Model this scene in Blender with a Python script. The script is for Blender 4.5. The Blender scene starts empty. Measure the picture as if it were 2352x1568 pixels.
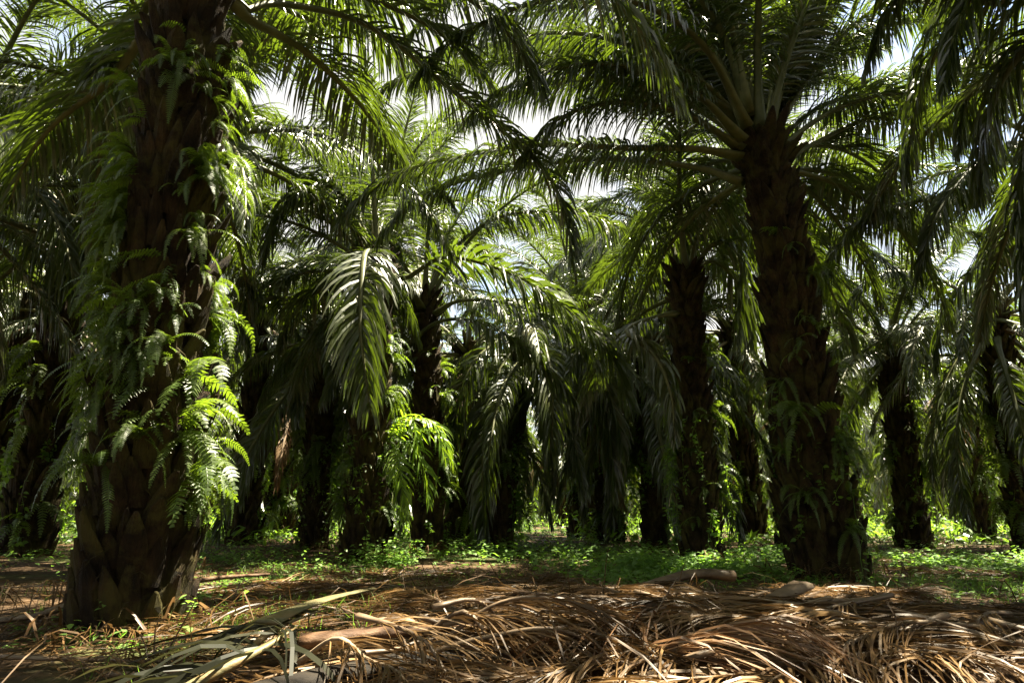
import bpy, math, random
from mathutils import Vector, Matrix

random.seed(11)
R = math.radians
scene = bpy.context.scene
COL = scene.collection
V = Vector

# ------------------------------------------------------------------ camera
CAM_Z = 1.0
PITCH = 13.83
FPX = 1568.0            # focal length in pixels of a 2352 px wide picture (24 mm on 36 mm)
cam_data = bpy.data.cameras.new('camera')
cam_data.lens = 24.0
cam_data.sensor_width = 36.0
cam_data.clip_end = 2000.0
cam_data.clip_start = 0.05
cam = bpy.data.objects.new('camera', cam_data)
cam.location = (0, 0, CAM_Z)
cam.rotation_euler = (R(90 + PITCH), 0, 0)
COL.objects.link(cam)
scene.camera = cam
_cp, _sp = math.cos(R(PITCH)), math.sin(R(PITCH))


def at(px, py, Y):
    u = (px - 1176.0) / FPX
    v = (784.0 - py) / FPX
    dy = _cp - v * _sp
    t = Y / dy
    return V((u * t, Y, CAM_Z + (_sp + v * _cp) * t))


# ------------------------------------------------------------------ light
SUN_AZ, SUN_EL = 62.0, 68.0
sd = bpy.data.lights.new('sun', 'SUN')
sd.energy = 5.0
sd.angle = R(0.5)
sd.color = (1.0, 0.91, 0.70)
sun = bpy.data.objects.new('sun', sd)
to_sun = V((math.sin(R(SUN_AZ)) * math.cos(R(SUN_EL)), math.cos(R(SUN_AZ)) * math.cos(R(SUN_EL)), math.sin(R(SUN_EL))))
sun.rotation_euler = (-to_sun).to_track_quat('-Z', 'Y').to_euler()
sun.location = (20, 20, 60)
COL.objects.link(sun)

world = bpy.data.worlds.new('World')
scene.world = world
world.use_nodes = True
nt = world.node_tree
nt.nodes.clear()
wo = nt.nodes.new('ShaderNodeOutputWorld')
bg = nt.nodes.new('ShaderNodeBackground')
sky = nt.nodes.new('ShaderNodeTexSky')
sky.sky_type = 'NISHITA'
sky.sun_disc = False
sky.sun_elevation = R(SUN_EL)
sky.sun_rotation = R(SUN_AZ)
sky.air_density = 1.0
sky.dust_density = 1.0
bg.inputs['Strength'].default_value = 0.05
tc = nt.nodes.new('ShaderNodeTexCoord')
cn = nt.nodes.new('ShaderNodeTexNoise')
cn.inputs['Scale'].default_value = 2.6
cn.inputs['Detail'].default_value = 6.0
cn.inputs['Roughness'].default_value = 0.58
cr = nt.nodes.new('ShaderNodeValToRGB')
cr.color_ramp.elements[0].position = 0.30
cr.color_ramp.elements[1].position = 0.52
mx = nt.nodes.new('ShaderNodeMix')
mx.data_type = 'RGBA'
mx.inputs['B'].default_value = (2.85, 2.8, 2.7, 1)
nt.links.new(tc.outputs['Generated'], cn.inputs['Vector'])
nt.links.new(cn.outputs['Fac'], cr.inputs['Fac'])
nt.links.new(cr.outputs['Color'], mx.inputs['Factor'])
nt.links.new(sky.outputs['Color'], mx.inputs['A'])
nt.links.new(mx.outputs['Result'], bg.inputs['Color'])
nt.links.new(bg.outputs['Background'], wo.inputs['Surface'])

scene.view_settings.view_transform = 'Standard'
scene.view_settings.look = 'None'
scene.view_settings.gamma = 1.0
scene.view_settings.exposure = 3.0
scene.cycles.max_bounces = 8
scene.cycles.diffuse_bounces = 3
scene.cycles.glossy_bounces = 2
scene.cycles.transmission_bounces = 4
scene.cycles.sample_clamp_indirect = 6.0


# ------------------------------------------------------------------ materials
def base_mat(name):
    m = bpy.data.materials.new(name)
    m.use_nodes = True
    n = m.node_tree.nodes
    n.clear()
    out = n.new('ShaderNodeOutputMaterial')
    return m, n, m.node_tree.links, out


def ramp(n, cols):
    r = n.new('ShaderNodeValToRGB')
    e = r.color_ramp.elements
    while len(e) < len(cols):
        e.new(0.5)
    for el, (p, c) in zip(e, cols):
        el.position = p
        el.color = (c[0], c[1], c[2], 1)
    return r


def leaf_material(name, cols, trans, tfac=0.4, rough=0.36, spec=0.5, scale=1.4):
    """glossy leaf: colour by patches (object space noise) and by plant, light shining through"""
    m, n, l, out = base_mat(name)
    tcn = n.new('ShaderNodeTexCoord')
    oi = n.new('ShaderNodeObjectInfo')
    nz = n.new('ShaderNodeTexNoise')
    nz.inputs['Scale'].default_value = scale
    nz.inputs['Detail'].default_value = 4
    l.new(tcn.outputs['Object'], nz.inputs['Vector'])
    add = n.new('ShaderNodeMath')
    add.operation = 'MULTIPLY_ADD'
    add.inputs[1].default_value = 0.35
    l.new(oi.outputs['Random'], add.inputs[0])
    sub = n.new('ShaderNodeMath')
    sub.operation = 'SUBTRACT'
    sub.inputs[1].default_value = 0.17
    l.new(nz.outputs['Fac'], sub.inputs[0])
    l.new(sub.outputs[0], add.inputs[2])
    r = ramp(n, cols)
    l.new(add.outputs[0], r.inputs['Fac'])
    p = n.new('ShaderNodeBsdfPrincipled')
    p.inputs['Roughness'].default_value = rough
    p.inputs['Specular IOR Level'].default_value = spec
    l.new(r.outputs['Color'], p.inputs['Base Color'])
    t = n.new('ShaderNodeBsdfTranslucent')
    t.inputs['Color'].default_value = (*trans, 1)
    ms = n.new('ShaderNodeMixShader')
    ms.inputs['Fac'].default_value = tfac
    l.new(p.outputs[0], ms.inputs[1])
    l.new(t.outputs[0], ms.inputs[2])
    l.new(ms.outputs[0], out.inputs['Surface'])
    return m


def rough_material(name, cols, scale=6.0, rough=0.8, bump=0.3, spec=0.3, detail=8, stretch=None, rnd=0.25):
    m, n, l, out = base_mat(name)
    tcn = n.new('ShaderNodeTexCoord')
    oi = n.new('ShaderNodeObjectInfo')
    nz = n.new('ShaderNodeTexNoise')
    nz.inputs['Scale'].default_value = scale
    nz.inputs['Detail'].default_value = detail
    nz.inputs['Roughness'].default_value = 0.65
    if stretch:
        mp = n.new('ShaderNodeMapping')
        mp.inputs['Scale'].default_value = stretch
        l.new(tcn.outputs['Object'], mp.inputs['Vector'])
        l.new(mp.outputs['Vector'], nz.inputs['Vector'])
    else:
        l.new(tcn.outputs['Object'], nz.inputs['Vector'])
    add = n.new('ShaderNodeMath')
    add.operation = 'MULTIPLY_ADD'
    add.inputs[1].default_value = rnd
    l.new(oi.outputs['Random'], add.inputs[0])
    sub = n.new('ShaderNodeMath')
    sub.operation = 'SUBTRACT'
    sub.inputs[1].default_value = rnd * 0.5
    l.new(nz.outputs['Fac'], sub.inputs[0])
    l.new(sub.outputs[0], add.inputs[2])
    r = ramp(n, cols)
    l.new(add.outputs[0], r.inputs['Fac'])
    p = n.new('ShaderNodeBsdfPrincipled')
    p.inputs['Roughness'].default_value = rough
    p.inputs['Specular IOR Level'].default_value = spec
    l.new(r.outputs['Color'], p.inputs['Base Color'])
    if bump:
        b = n.new('ShaderNodeBump')
        b.inputs['Strength'].default_value = bump
        b.inputs['Distance'].default_value = 0.03
        l.new(nz.outputs['Fac'], b.inputs['Height'])
        l.new(b.outputs[0], p.inputs['Normal'])
    l.new(p.outputs[0], out.inputs['Surface'])
    return m


M_LEAF = leaf_material('palm_leaf', [(0.25, (0.014, 0.023, 0.007)), (0.5, (0.030, 0.042, 0.012)), (0.74, (0.064, 0.072, 0.024)), (0.92, (0.15, 0.125, 0.035))],
                       (0.17, 0.26, 0.012), 0.20, 0.33, 1.0)
M_STALK = rough_material('palm_stalk', [(0.3, (0.045, 0.055, 0.018)), (0.7, (0.12, 0.12, 0.045))], 5, 0.5, 0.1, 0.4)
M_DEADLEAF = leaf_material('dead_leaf', [(0.25, (0.05, 0.028, 0.014)), (0.5, (0.12, 0.07, 0.032)), (0.8, (0.24, 0.16, 0.085))],
                           (0.25, 0.13, 0.05), 0.12, 0.55, 0.35)
M_DRY = leaf_material('dry_leaflet', [(0.22, (0.022, 0.010, 0.003)), (0.5, (0.078, 0.041, 0.013)), (0.78, (0.22, 0.130, 0.050))],
                      (0.28, 0.15, 0.05), 0.12, 0.45, 0.28, 2.2)
M_RUST = leaf_material('rusty_dry_leaflet', [(0.22, (0.07, 0.028, 0.010)), (0.5, (0.15, 0.070, 0.026)), (0.8, (0.26, 0.145, 0.065))],
                       (0.30, 0.14, 0.05), 0.10, 0.4, 0.5, 2.2)
M_DRYSTALK = rough_material('dry_stalk', [(0.25, (0.07, 0.042, 0.023)), (0.5, (0.17, 0.115, 0.068)), (0.8, (0.30, 0.225, 0.15))], 4, 0.5, 0.15, 0.45, stretch=(1, 1, 1))
M_OLIVESTALK = rough_material('wilting_stalk', [(0.3, (0.055, 0.05, 0.02)), (0.55, (0.11, 0.095, 0.038)), (0.8, (0.20, 0.11, 0.036))], 9, 0.55, 0.4, 0.4, stretch=(0.3, 1, 1))
M_WILT = leaf_material('wilting_leaflet', [(0.25, (0.008, 0.009, 0.004)), (0.5, (0.017, 0.017, 0.007)), (0.8, (0.038, 0.033, 0.014))],
                       (0.12, 0.12, 0.04), 0.10, 0.5, 0.2, 2)  # wilted tone, darkened further in place of shade over the near corner
M_DARKBUTT = rough_material('weathered_stalk', [(0.3, (0.007, 0.005, 0.0035)), (0.55, (0.022, 0.016, 0.010)), (0.85, (0.06, 0.046, 0.03))], 14, 0.75, 0.8, 0.2, stretch=(0.35, 1, 1))
M_BROWNBUTT = rough_material('brown_stalk', [(0.3, (0.035, 0.016, 0.007)), (0.55, (0.10, 0.050, 0.022)), (0.85, (0.20, 0.12, 0.06))], 16, 0.65, 0.7, 0.3, stretch=(0.3, 1, 1))
def bark_material():
    m, n, l, out = base_mat('palm_bark')
    tcn = n.new('ShaderNodeTexCoord')
    mp = n.new('ShaderNodeMapping'); mp.inputs['Scale'].default_value = (1, 1, 0.16)
    l.new(tcn.outputs['Object'], mp.inputs['Vector'])
    big = n.new('ShaderNodeTexNoise'); big.inputs['Scale'].default_value = 4.2; big.inputs['Detail'].default_value = 6
    fib = n.new('ShaderNodeTexNoise'); fib.inputs['Scale'].default_value = 60; fib.inputs['Detail'].default_value = 6; fib.inputs['Roughness'].default_value = 0.7
    mos = n.new('ShaderNodeTexNoise'); mos.inputs['Scale'].default_value = 2.3; mos.inputs['Detail'].default_value = 8; mos.inputs['Roughness'].default_value = 0.7
    l.new(tcn.outputs['Object'], big.inputs['Vector']); l.new(mp.outputs[0], fib.inputs['Vector']); l.new(tcn.outputs['Object'], mos.inputs['Vector'])
    r = ramp(n, [(0.28, (0.008, 0.005, 0.003)), (0.5, (0.032, 0.020, 0.009)), (0.72, (0.085, 0.054, 0.024))])
    l.new(big.outputs['Fac'], r.inputs['Fac'])
    rf = ramp(n, [(0.3, (0.35, 0.32, 0.3)), (0.6, (1.15, 1.1, 1.05))])
    l.new(fib.outputs['Fac'], rf.inputs['Fac'])
    mu = n.new('ShaderNodeMix'); mu.data_type = 'RGBA'; mu.blend_type = 'MULTIPLY'; mu.inputs['Factor'].default_value = 0.9
    l.new(r.outputs['Color'], mu.inputs['A']); l.new(rf.outputs['Color'], mu.inputs['B'])
    rm = ramp(n, [(0.46, (0, 0, 0)), (0.60, (0.85, 0.85, 0.85))])
    l.new(mos.outputs['Fac'], rm.inputs['Fac'])
    mi = n.new('ShaderNodeMix'); mi.data_type = 'RGBA'; mi.inputs['B'].default_value = (0.080, 0.070, 0.018, 1)
    l.new(rm.outputs['Color'], mi.inputs['Factor']); l.new(mu.outputs['Result'], mi.inputs['A'])
    p = n.new('ShaderNodeBsdfPrincipled'); p.inputs['Roughness'].default_value = 0.85; p.inputs['Specular IOR Level'].default_value = 0.2
    l.new(mi.outputs['Result'], p.inputs['Base Color'])
    b = n.new('ShaderNodeBump'); b.inputs['Strength'].default_value = 1.0; b.inputs['Distance'].default_value = 0.06
    l.new(fib.outputs['Fac'], b.inputs['Height']); l.new(b.outputs[0], p.inputs['Normal'])
    l.new(p.outputs[0], out.inputs['Surface'])
    return m


M_BARK = bark_material()
M_FERN = leaf_material('fern_leaf', [(0.2, (0.022, 0.040, 0.007)), (0.5, (0.042, 0.072, 0.013)), (0.8, (0.085, 0.115, 0.024))],
                       (0.26, 0.40, 0.02), 0.30, 0.45, 0.4, 3)
M_VINE = leaf_material('vine_leaf', [(0.2, (0.035, 0.08, 0.014)), (0.5, (0.065, 0.13, 0.022)), (0.8, (0.12, 0.19, 0.04))],
                       (0.27, 0.48, 0.03), 0.42, 0.42, 0.4, 3)
M_WEED = leaf_material('weed_leaf', [(0.2, (0.06, 0.12, 0.025)), (0.5, (0.11, 0.20, 0.045)), (0.8, (0.18, 0.28, 0.07))],
                       (0.28, 0.52, 0.05), 0.42, 0.5, 0.35, 0.6)
M_YOUNG = leaf_material('young_palm_leaf', [(0.2, (0.06, 0.11, 0.014)), (0.5, (0.10, 0.17, 0.022)), (0.8, (0.16, 0.23, 0.04))],
                        (0.34, 0.52, 0.02), 0.42, 0.38, 0.45, 3)

# ground: leaf mould, bare soil and a green film of seedlings
m, n, l, out = base_mat('plantation_floor')
tcn = n.new('ShaderNodeTexCoord')
n1 = n.new('ShaderNodeTexNoise'); n1.inputs['Scale'].default_value = 7; n1.inputs['Detail'].default_value = 10; n1.inputs['Roughness'].default_value = 0.7
n2 = n.new('ShaderNodeTexNoise'); n2.inputs['Scale'].default_value = 0.45; n2.inputs['Detail'].default_value = 5
n3 = n.new('ShaderNodeTexVoronoi'); n3.inputs['Scale'].default_value = 22
for q in (n1, n2, n3):
    l.new(tcn.outputs['Object'], q.inputs['Vector'])
r1 = ramp(n, [(0.3, (0.022, 0.013, 0.007)), (0.5, (0.060, 0.037, 0.019)), (0.7, (0.135, 0.088, 0.048))])
l.new(n1.outputs['Fac'], r1.inputs['Fac'])
r2 = ramp(n, [(0.0, (0.5, 0.45, 0.4)), (0.6, (1.1, 1.05, 1.0))])
l.new(n3.outputs['Distance'], r2.inputs['Fac'])
mm = n.new('ShaderNodeMix'); mm.data_type = 'RGBA'; mm.blend_type = 'MULTIPLY'; mm.inputs['Factor'].default_value = 0.8
l.new(r1.outputs['Color'], mm.inputs['A']); l.new(r2.outputs['Color'], mm.inputs['B'])
r3 = ramp(n, [(0.5, (0, 0, 0)), (0.66, (0.7, 0.7, 0.7))])
l.new(n2.outputs['Fac'], r3.inputs['Fac'])
m2 = n.new('ShaderNodeMix'); m2.data_type = 'RGBA'
m2.inputs['B'].default_value = (0.075, 0.12, 0.03, 1)
l.new(r3.outputs['Color'], m2.inputs['Factor']); l.new(mm.outputs['Result'], m2.inputs['A'])
p = n.new('ShaderNodeBsdfPrincipled'); p.inputs['Roughness'].default_value = 0.9
p.inputs['Specular IOR Level'].default_value = 0.2
l.new(m2.outputs['Result'], p.inputs['Base Color'])
b = n.new('ShaderNodeBump'); b.inputs['Strength'].default_value = 0.7; b.inputs['Distance'].default_value = 0.05
l.new(n1.outputs['Fac'], b.inputs['Height']); l.new(b.outputs[0], p.inputs['Normal'])
l.new(p.outputs[0], out.inputs['Surface'])
M_GROUND = m


# ------------------------------------------------------------------ mesh building
class MB:
    def __init__(self):
        self.v, self.f, self.m = [], [], []

    def strip(self, pts, wid, wdirs, mat=0):
        """a ribbon through pts; its last point is a tip"""
        b0 = len(self.v)
        k = len(pts)
        for i in range(k - 1):
            h = wdirs[i] * (wid[i] * 0.5)
            self.v.append(pts[i] - h)
            self.v.append(pts[i] + h)
        self.v.append(pts[-1])
        for i in range(k - 2):
            a = b0 + 2 * i
            self.f.append((a, a + 1, a + 3, a + 2))
            self.m.append(mat)
        a = b0 + 2 * (k - 2)
        self.f.append((a, a + 1, a + 2))
        self.m.append(mat)

    def tube(self, pts, sides, ups, rx, rz, n=6, mat=0, cap=True):
        """elliptic tube; sides/ups are the two cross axes, rx/rz the half sizes"""
        b0 = len(self.v)
        for p_, s, u, a, c in zip(pts, sides, ups, rx, rz):
            for j in range(n):
                t = 2 * math.pi * j / n
                self.v.append(p_ + s * (a * math.cos(t)) + u * (c * math.sin(t)))
        for i in range(len(pts) - 1):
            for j in range(n):
                q = b0 + i * n
                self.f.append((q + j, q + (j + 1) % n, q + n + (j + 1) % n, q + n + j))
                self.m.append(mat)
        if cap:
            self.f.append(tuple(b0 + j for j in range(n))[::-1]); self.m.append(mat)
            q = b0 + (len(pts) - 1) * n
            self.f.append(tuple(q + j for j in range(n))); self.m.append(mat)

    def mesh(self, name, mats, smooth=False):
        me = bpy.data.meshes.new(name)
        me.from_pydata([tuple(a) for a in self.v], [], self.f)
        for mt in mats:
            me.materials.append(mt)
        me.polygons.foreach_set('material_index', self.m)
        if smooth:
            me.polygons.foreach_set('use_smooth', [True] * len(self.f))
        me.update()
        return me


def link(name, me, parent=None, mat=None):
    o = bpy.data.objects.new(name, me)
    COL.objects.link(o)
    if parent is not None:
        o.parent = parent
    if mat is not None:
        o.matrix_local = mat
    return o


def tag(o, label, cat=None, group=None, kind=None):
    if label:
        o['label'] = label
    if cat:
        o['category'] = cat
    if group:
        o['group'] = group
    if kind:
        o['kind'] = kind
    return o


def thing(name, loc, label, cat, group=None, rot=(0, 0, 0)):
    o = bpy.data.objects.new(name, None)
    o.empty_display_size = 0.2
    COL.objects.link(o)
    o.location = loc
    o.rotation_euler = rot
    return tag(o, label, cat, group)


def catmull(pts, n):
    P = [pts[0] + (pts[0] - pts[1])] + list(pts) + [pts[-1] + (pts[-1] - pts[-2])]
    dense = []
    for i in range(1, len(P) - 2):
        p0, p1, p2, p3 = P[i - 1], P[i], P[i + 1], P[i + 2]
        for k in range(16):
            t = k / 16
            dense.append(0.5 * ((2 * p1) + (p2 - p0) * t + (2 * p0 - 5 * p1 + 4 * p2 - p3) * t * t + (3 * p1 - p0 - 3 * p2 + p3) * t ** 3))
    dense.append(P[-2])
    L = [0]
    for a, c in zip(dense, dense[1:]):
        L.append(L[-1] + (c - a).length)
    res, j = [], 0
    for i in range(n + 1):
        s = L[-1] * i / n
        while j < len(L) - 2 and L[j + 1] < s:
            j += 1
        d = L[j + 1] - L[j]
        t = 0 if d < 1e-9 else (s - L[j]) / d
        res.append(dense[j].lerp(dense[j + 1], min(1, max(0, t))))
    return res, L[-1]


Z = V((0, 0, 1))


def frames(path):
    """tangents, side vectors (kept from flipping where the stalk hangs) and normals"""
    n_ = len(path)
    T = []
    for i in range(n_):
        a, c = path[max(0, i - 1)], path[min(n_ - 1, i + 1)]
        T.append((c - a).normalized())
    h = path[-1] - path[0]
    h = V((h.x, h.y, 0))
    if h.length < 0.05:
        h = V((1, 0, 0))
    s = h.normalized().cross(Z).normalized()
    S, N = [], []
    for t in T:
        s = (s - t * s.dot(t)).normalized()
        S.append(s.copy())
        N.append(s.cross(t).normalized())
    return T, S, N


def make_frond(path, length, rng, spacing=0.055, leaf_len=0.95, leaf_w=0.045, droop=0.42, segs=4, start=0.2, thick=1.0,
               gaps=0.03, twist=0.5, curl=0.0, one=False):
    """returns (leaflets MB, stalk MB); path is the stalk's centre line"""
    T, S, N = frames(path)
    n_ = len(path) - 1
    lm, sm = MB(), MB()
    rx, rz = [], []
    for i in range(n_ + 1):
        t = i / n_
        w = (0.075 * (1 - t) ** 0.8 + 0.006) * thick
        if t < 0.12:
            w += (0.12 - t) / 0.12 * 0.055 * thick
        rx.append(w)
        rz.append(w * (0.55 + 0.3 * t))
    sm.tube(path, S, N, rx, rz, 6)
    s = start * length
    k = 0
    while s < length * 0.992:
        t = s / length
        f = t * n_
        i = min(n_ - 1, int(f))
        fr = f - i
        P = path[i].lerp(path[i + 1], fr)
        Ti, Si, Ni = T[i], S[i], N[i]
        u = (t - start) / (1 - start)
        prof = min(1.0, 0.45 + u * 3.2) * (1 - 0.62 * max(0, (u - 0.45) / 0.55) ** 1.6)
        for sgn in (-1, 1):
            if rng.random() < gaps:
                continue
            Lf = leaf_len * prof * rng.uniform(0.82, 1.1)
            ang = R(28 + 38 * u + rng.uniform(-9, 9))
            rank = rng.choice((0.55, 0.15, -0.2)) + rng.uniform(-.12, .12)
            D = (Si * sgn * math.cos(ang) + Ti * math.sin(ang) + Ni * rank).normalized()
            W = (Ti - D * Ti.dot(D)).normalized()
            W = (Matrix.Rotation(rng.uniform(-twist, twist) - sgn * 0.15, 3, D) @ W).normalized()
            q = P + Si * sgn * (rx[i] * 0.7)
            pts, wid, wd = [q], [], []
            g = droop * rng.uniform(0.7, 1.3) * (1 + 0.4 * u)
            for j in range(segs):
                tt = j / segs
                ww = leaf_w * (0.6 + 1.6 * tt if tt < 0.25 else 1.0 - 0.75 * ((tt - 0.25) / 0.75) ** 1.5) * (0.7 + 0.3 * prof)
                wid.append(ww)
                W = (W - D * W.dot(D)).normalized()
                wd.append(W)
                D = D + V((0, 0, -g * (0.6 + 1.1 * tt)))
                if curl:
                    D = D + Ni * (curl * tt)
                D.normalize()
                q = q + D * (Lf / segs)
                pts.append(q)
            lm.strip(pts, wid, wd)
        s += spacing * rng.uniform(0.8, 1.2) * (1.0 if u < 0.8 else 0.8)
        k += 1
    if one:
        off = len(lm.v)
        lm.v += sm.v
        lm.f += [tuple(a + off for a in fc) for fc in sm.f]
        lm.m += [1] * len(sm.f)
    return lm, sm


def arch_path(e0, bend, length, n=18, power=1.25, sway=0.0):
    """stalk leaving along +X at elevation e0 and bending over"""
    pts = [V((0, 0, 0))]
    for i in range(n):
        t = (i + 0.5) / n
        a = e0 - bend * t ** power
        h = sway * t
        d = V((math.cos(R(a)) * math.cos(h), math.cos(R(a)) * math.sin(h), math.sin(R(a))))
        pts.append(pts[-1] + d * (length / n))
    return pts


# generic fronds, by how high they leave the crown
ELEV = [(80, 38), (68, 58), (54, 74), (38, 84), (20, 82), (2, 74), (-20, 58), (-45, 38)]
FROND_HI, FROND_MID = [], []
for ei, (e0, bend) in enumerate(ELEV):
    hi, mid = [], []
    for k in range(3):
        rng = random.Random(100 + ei * 10 + k)
        L = rng.uniform(5.0, 5.9) * (0.84 if ei == 0 else 1.0) * (0.9 if ei > 5 else 1)
        pth = arch_path(e0 + rng.uniform(-5, 5), bend + rng.uniform(-8, 10), L, sway=rng.uniform(-.3, .3))
        dr = 0.16 + 0.06 * min(ei, 5)
        lm, sm = make_frond(pth, L, rng, spacing=0.026, leaf_w=0.033, leaf_len=0.82, droop=dr * 1.05, segs=4, twist=0.8)
        hi.append((lm.mesh('frond', [M_LEAF]), sm.mesh('stalk', [M_STALK], True)))
        rng = random.Random(100 + ei * 10 + k)
        lm, sm = make_frond(pth, L, rng, spacing=0.034, leaf_w=0.042, leaf_len=0.85, droop=dr * 1.15, segs=3, one=True, twist=0.8)
        mid.append(lm.mesh('frond', [M_LEAF, M_STALK]))
    FROND_HI.append(hi)
    FROND_MID.append(mid)
FROND_DEAD = []
for k in range(4):
    rng = random.Random(900 + k)
    L = rng.uniform(3.6, 4.8)
    pth = arch_path(rng.uniform(-30, 5), rng.uniform(62, 80), L, power=0.5, sway=rng.uniform(-.3, .3))
    lm, sm = make_frond(pth, L, rng, spacing=0.075, leaf_w=0.04, leaf_len=0.8, droop=0.7, segs=4, gaps=0.15, one=True)
    FROND_DEAD.append(lm.mesh('dead_frond', [M_DEADLEAF, M_DRYSTALK]))


def crown_mesh(seed):
    """a whole distant crown in one mesh"""
    rng = random.Random(seed)
    big = MB()
    nf = 28
    for i in range(nf):
        e = i / (nf - 1)
        ei = min(7, int(e * 8))
        e0, bend = ELEV[ei]
        L = rng.uniform(4.9, 6.0) * (0.85 if ei == 0 else 1)
        pth = arch_path(e0 + rng.uniform(-6, 6), bend + rng.uniform(-8, 12), L, 10, sway=rng.uniform(-.3, .3))
        lm, sm = make_frond(pth, L, rng, spacing=0.085, leaf_w=0.075, leaf_len=0.95, droop=(0.2 + .06 * min(ei, 5)) * 1.3, segs=3, one=True)
        rot = Matrix.Rotation(i * 2.39996 + rng.uniform(-.25, .25), 4, 'Z')
        off = len(big.v)
        big.v += [rot @ (a + V((0.12, 0, -0.5 * e))) for a in lm.v]
        big.f += [tuple(a + off for a in fc) for fc in lm.f]
        big.m += lm.m
    return big.mesh('crown', [M_LEAF, M_STALK])


CROWNS = [crown_mesh(500 + k) for k in range(4)]


# ------------------------------------------------------------------ trunks
def trunk_mesh(seed, h, r0, r1, bend=(0, 0), detail=1.0, stub=1.0, flare=0.16):
    """core plus spirals of old leaf bases, each a curved tapering stub cut off at its end"""
    rng = random.Random(seed)
    mb = MB()
    bx, by = bend

    def axis(z):
        t = max(0, z / h)
        return V((bx * t ** 1.3, by * t ** 1.3, z))

    def rad(z):
        t = max(0, z / h)
        return r0 + (r1 - r0) * t ** 0.7 + flare * math.exp(-max(0, z) * 1.6)

    zs = [-0.3 + (h + 0.3) * i / 22 for i in range(23)]
    n = 14
    mb.tube([axis(z) for z in zs], [V((1, 0, 0))] * 23, [V((0, 1, 0))] * 23, [rad(z) * 0.93 for z in zs], [rad(z) * 0.93 for z in zs], n)
    dz = 0.021 / detail
    z = -0.15
    i = 0
    while z < h + 0.1:
        a = i * 2.39996 + rng.uniform(-.22, .22)
        rr = rad(z)
        o = V((math.cos(a), math.sin(a), 0))
        sd_ = V((-math.sin(a), math.cos(a), 0))
        L = rng.uniform(0.26, 0.66) * stub
        w0 = rng.uniform(0.075, 0.14) * stub
        tilt = rng.uniform(0.10, 0.44 if z > 0.35 else 0.24) + (0.35 if z > h - 0.6 else 0)
        base = axis(z) + o * (rr * 0.86)
        rings = 5
        pts, ups, sds, rx, rz = [], [], [], [], []
        up = (Z * math.cos(tilt) + o * math.sin(tilt)).normalized()
        lat = rng.uniform(-.3, .3)
        q = base.copy()
        for k in range(rings + 1):
            t = k / rings
            d = (up + o * (0.22 * t) + sd_ * lat).normalized()
            nn = (o - d * o.dot(d)).normalized()
            pts.append(q.copy())
            ups.append(nn)
            sds.append(sd_)
            rx.append(w0 * (0.85 + 0.5 * t - 1.1 * t ** 2) * (0.55 if k == rings else 1))
            rz.append((0.085 * (1 - 0.6 * t)) * stub * (0.6 if k == rings else 1))
            q = q + d * (L / rings)
        skew = rng.uniform(-.6, .6)
        sds = [(s_ + u_ * 0.0).normalized() for s_, u_ in zip(sds, ups)]
        sds[-1] = (sds[-1] + Z * skew).normalized()
        pts[-1] = pts[-1] + Z * rng.uniform(-.04, .06)
        mb.tube(pts, sds, ups, rx, rz, 7)
        z += dz * rng.uniform(0.7, 1.3)
        i += 1
        if detail > 1 and rng.random() < 0.7:          # frayed fibres between the stubs
            P = axis(z) + o * (rr + 0.05) + sd_ * rng.uniform(-.1, .1)
            D = (Z * rng.uniform(-1, 1) + o * rng.uniform(0.1, 0.7) + sd_ * rng.uniform(-.7, .7)).normalized()
            l_ = rng.uniform(0.08, 0.3)
            mb.strip([P, P + D * l_ * .5, P + D * l_ - Z * l_ * .4], [0.014, 0.010], [sd_, sd_])
    return mb.mesh('trunk', [M_BARK], False)


TRUNK_GEN = [trunk_mesh(40 + k, 6.2, 0.32, 0.26, detail=0.9, stub=0.85, flare=.1) for k in range(4)]
TRUNK_FAR = [trunk_mesh(60 + k, 6.2, 0.30, 0.25, detail=0.4, stub=1.1, flare=.1) for k in range(2)]


# ------------------------------------------------------------------ ferns and vines
def fern_frond(mb, p0, d0, length, rng, pin=0.075, width=0.016, droop=0.3, space=0.026, mat=0):
    n_ = max(8, int(length / 0.06))
    path = [p0]
    d = d0.normalized()
    for i in range(n_):
        d = (d + V((0, 0, -droop * (0.35 + 1.2 * i / n_) * 0.32))).normalized()
        path.append(path[-1] + d * (length / n_))
    T, S, N = frames(path)
    mb.strip(path, [0.007] * n_, S[:-1], mat)
    s = 0.06 * length
    roll = rng.uniform(-.7, .7)
    while s < length:
        t = s / length
        f = t * n_
        i = min(n_ - 1, int(f))
        P = path[i].lerp(path[i + 1], f - i)
        prof = min(1, 0.35 + t * 5) * (1 - 0.85 * max(0, (t - 0.4) / 0.6) ** 1.5)
        for sgn in (-1, 1):
            if rng.random() < 0.03:
                continue
            Si = (Matrix.Rotation(roll, 3, T[i]) @ S[i])
            D = (Si * sgn + T[i] * 0.28 + V((0, 0, -0.25)) + N[i] * rng.uniform(-.15, .15)).normalized()
            W = (T[i] - D * T[i].dot(D)).normalized()
            l_ = pin * prof * rng.uniform(0.85, 1.1)
            mb.strip([P, P + D * l_ * 0.5, P + D * l_ + V((0, 0, -0.1 * l_))], [width * 0.9, width * 0.9], [W, W], mat)
        s += space * rng.uniform(0.9, 1.1)
    return path


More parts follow.
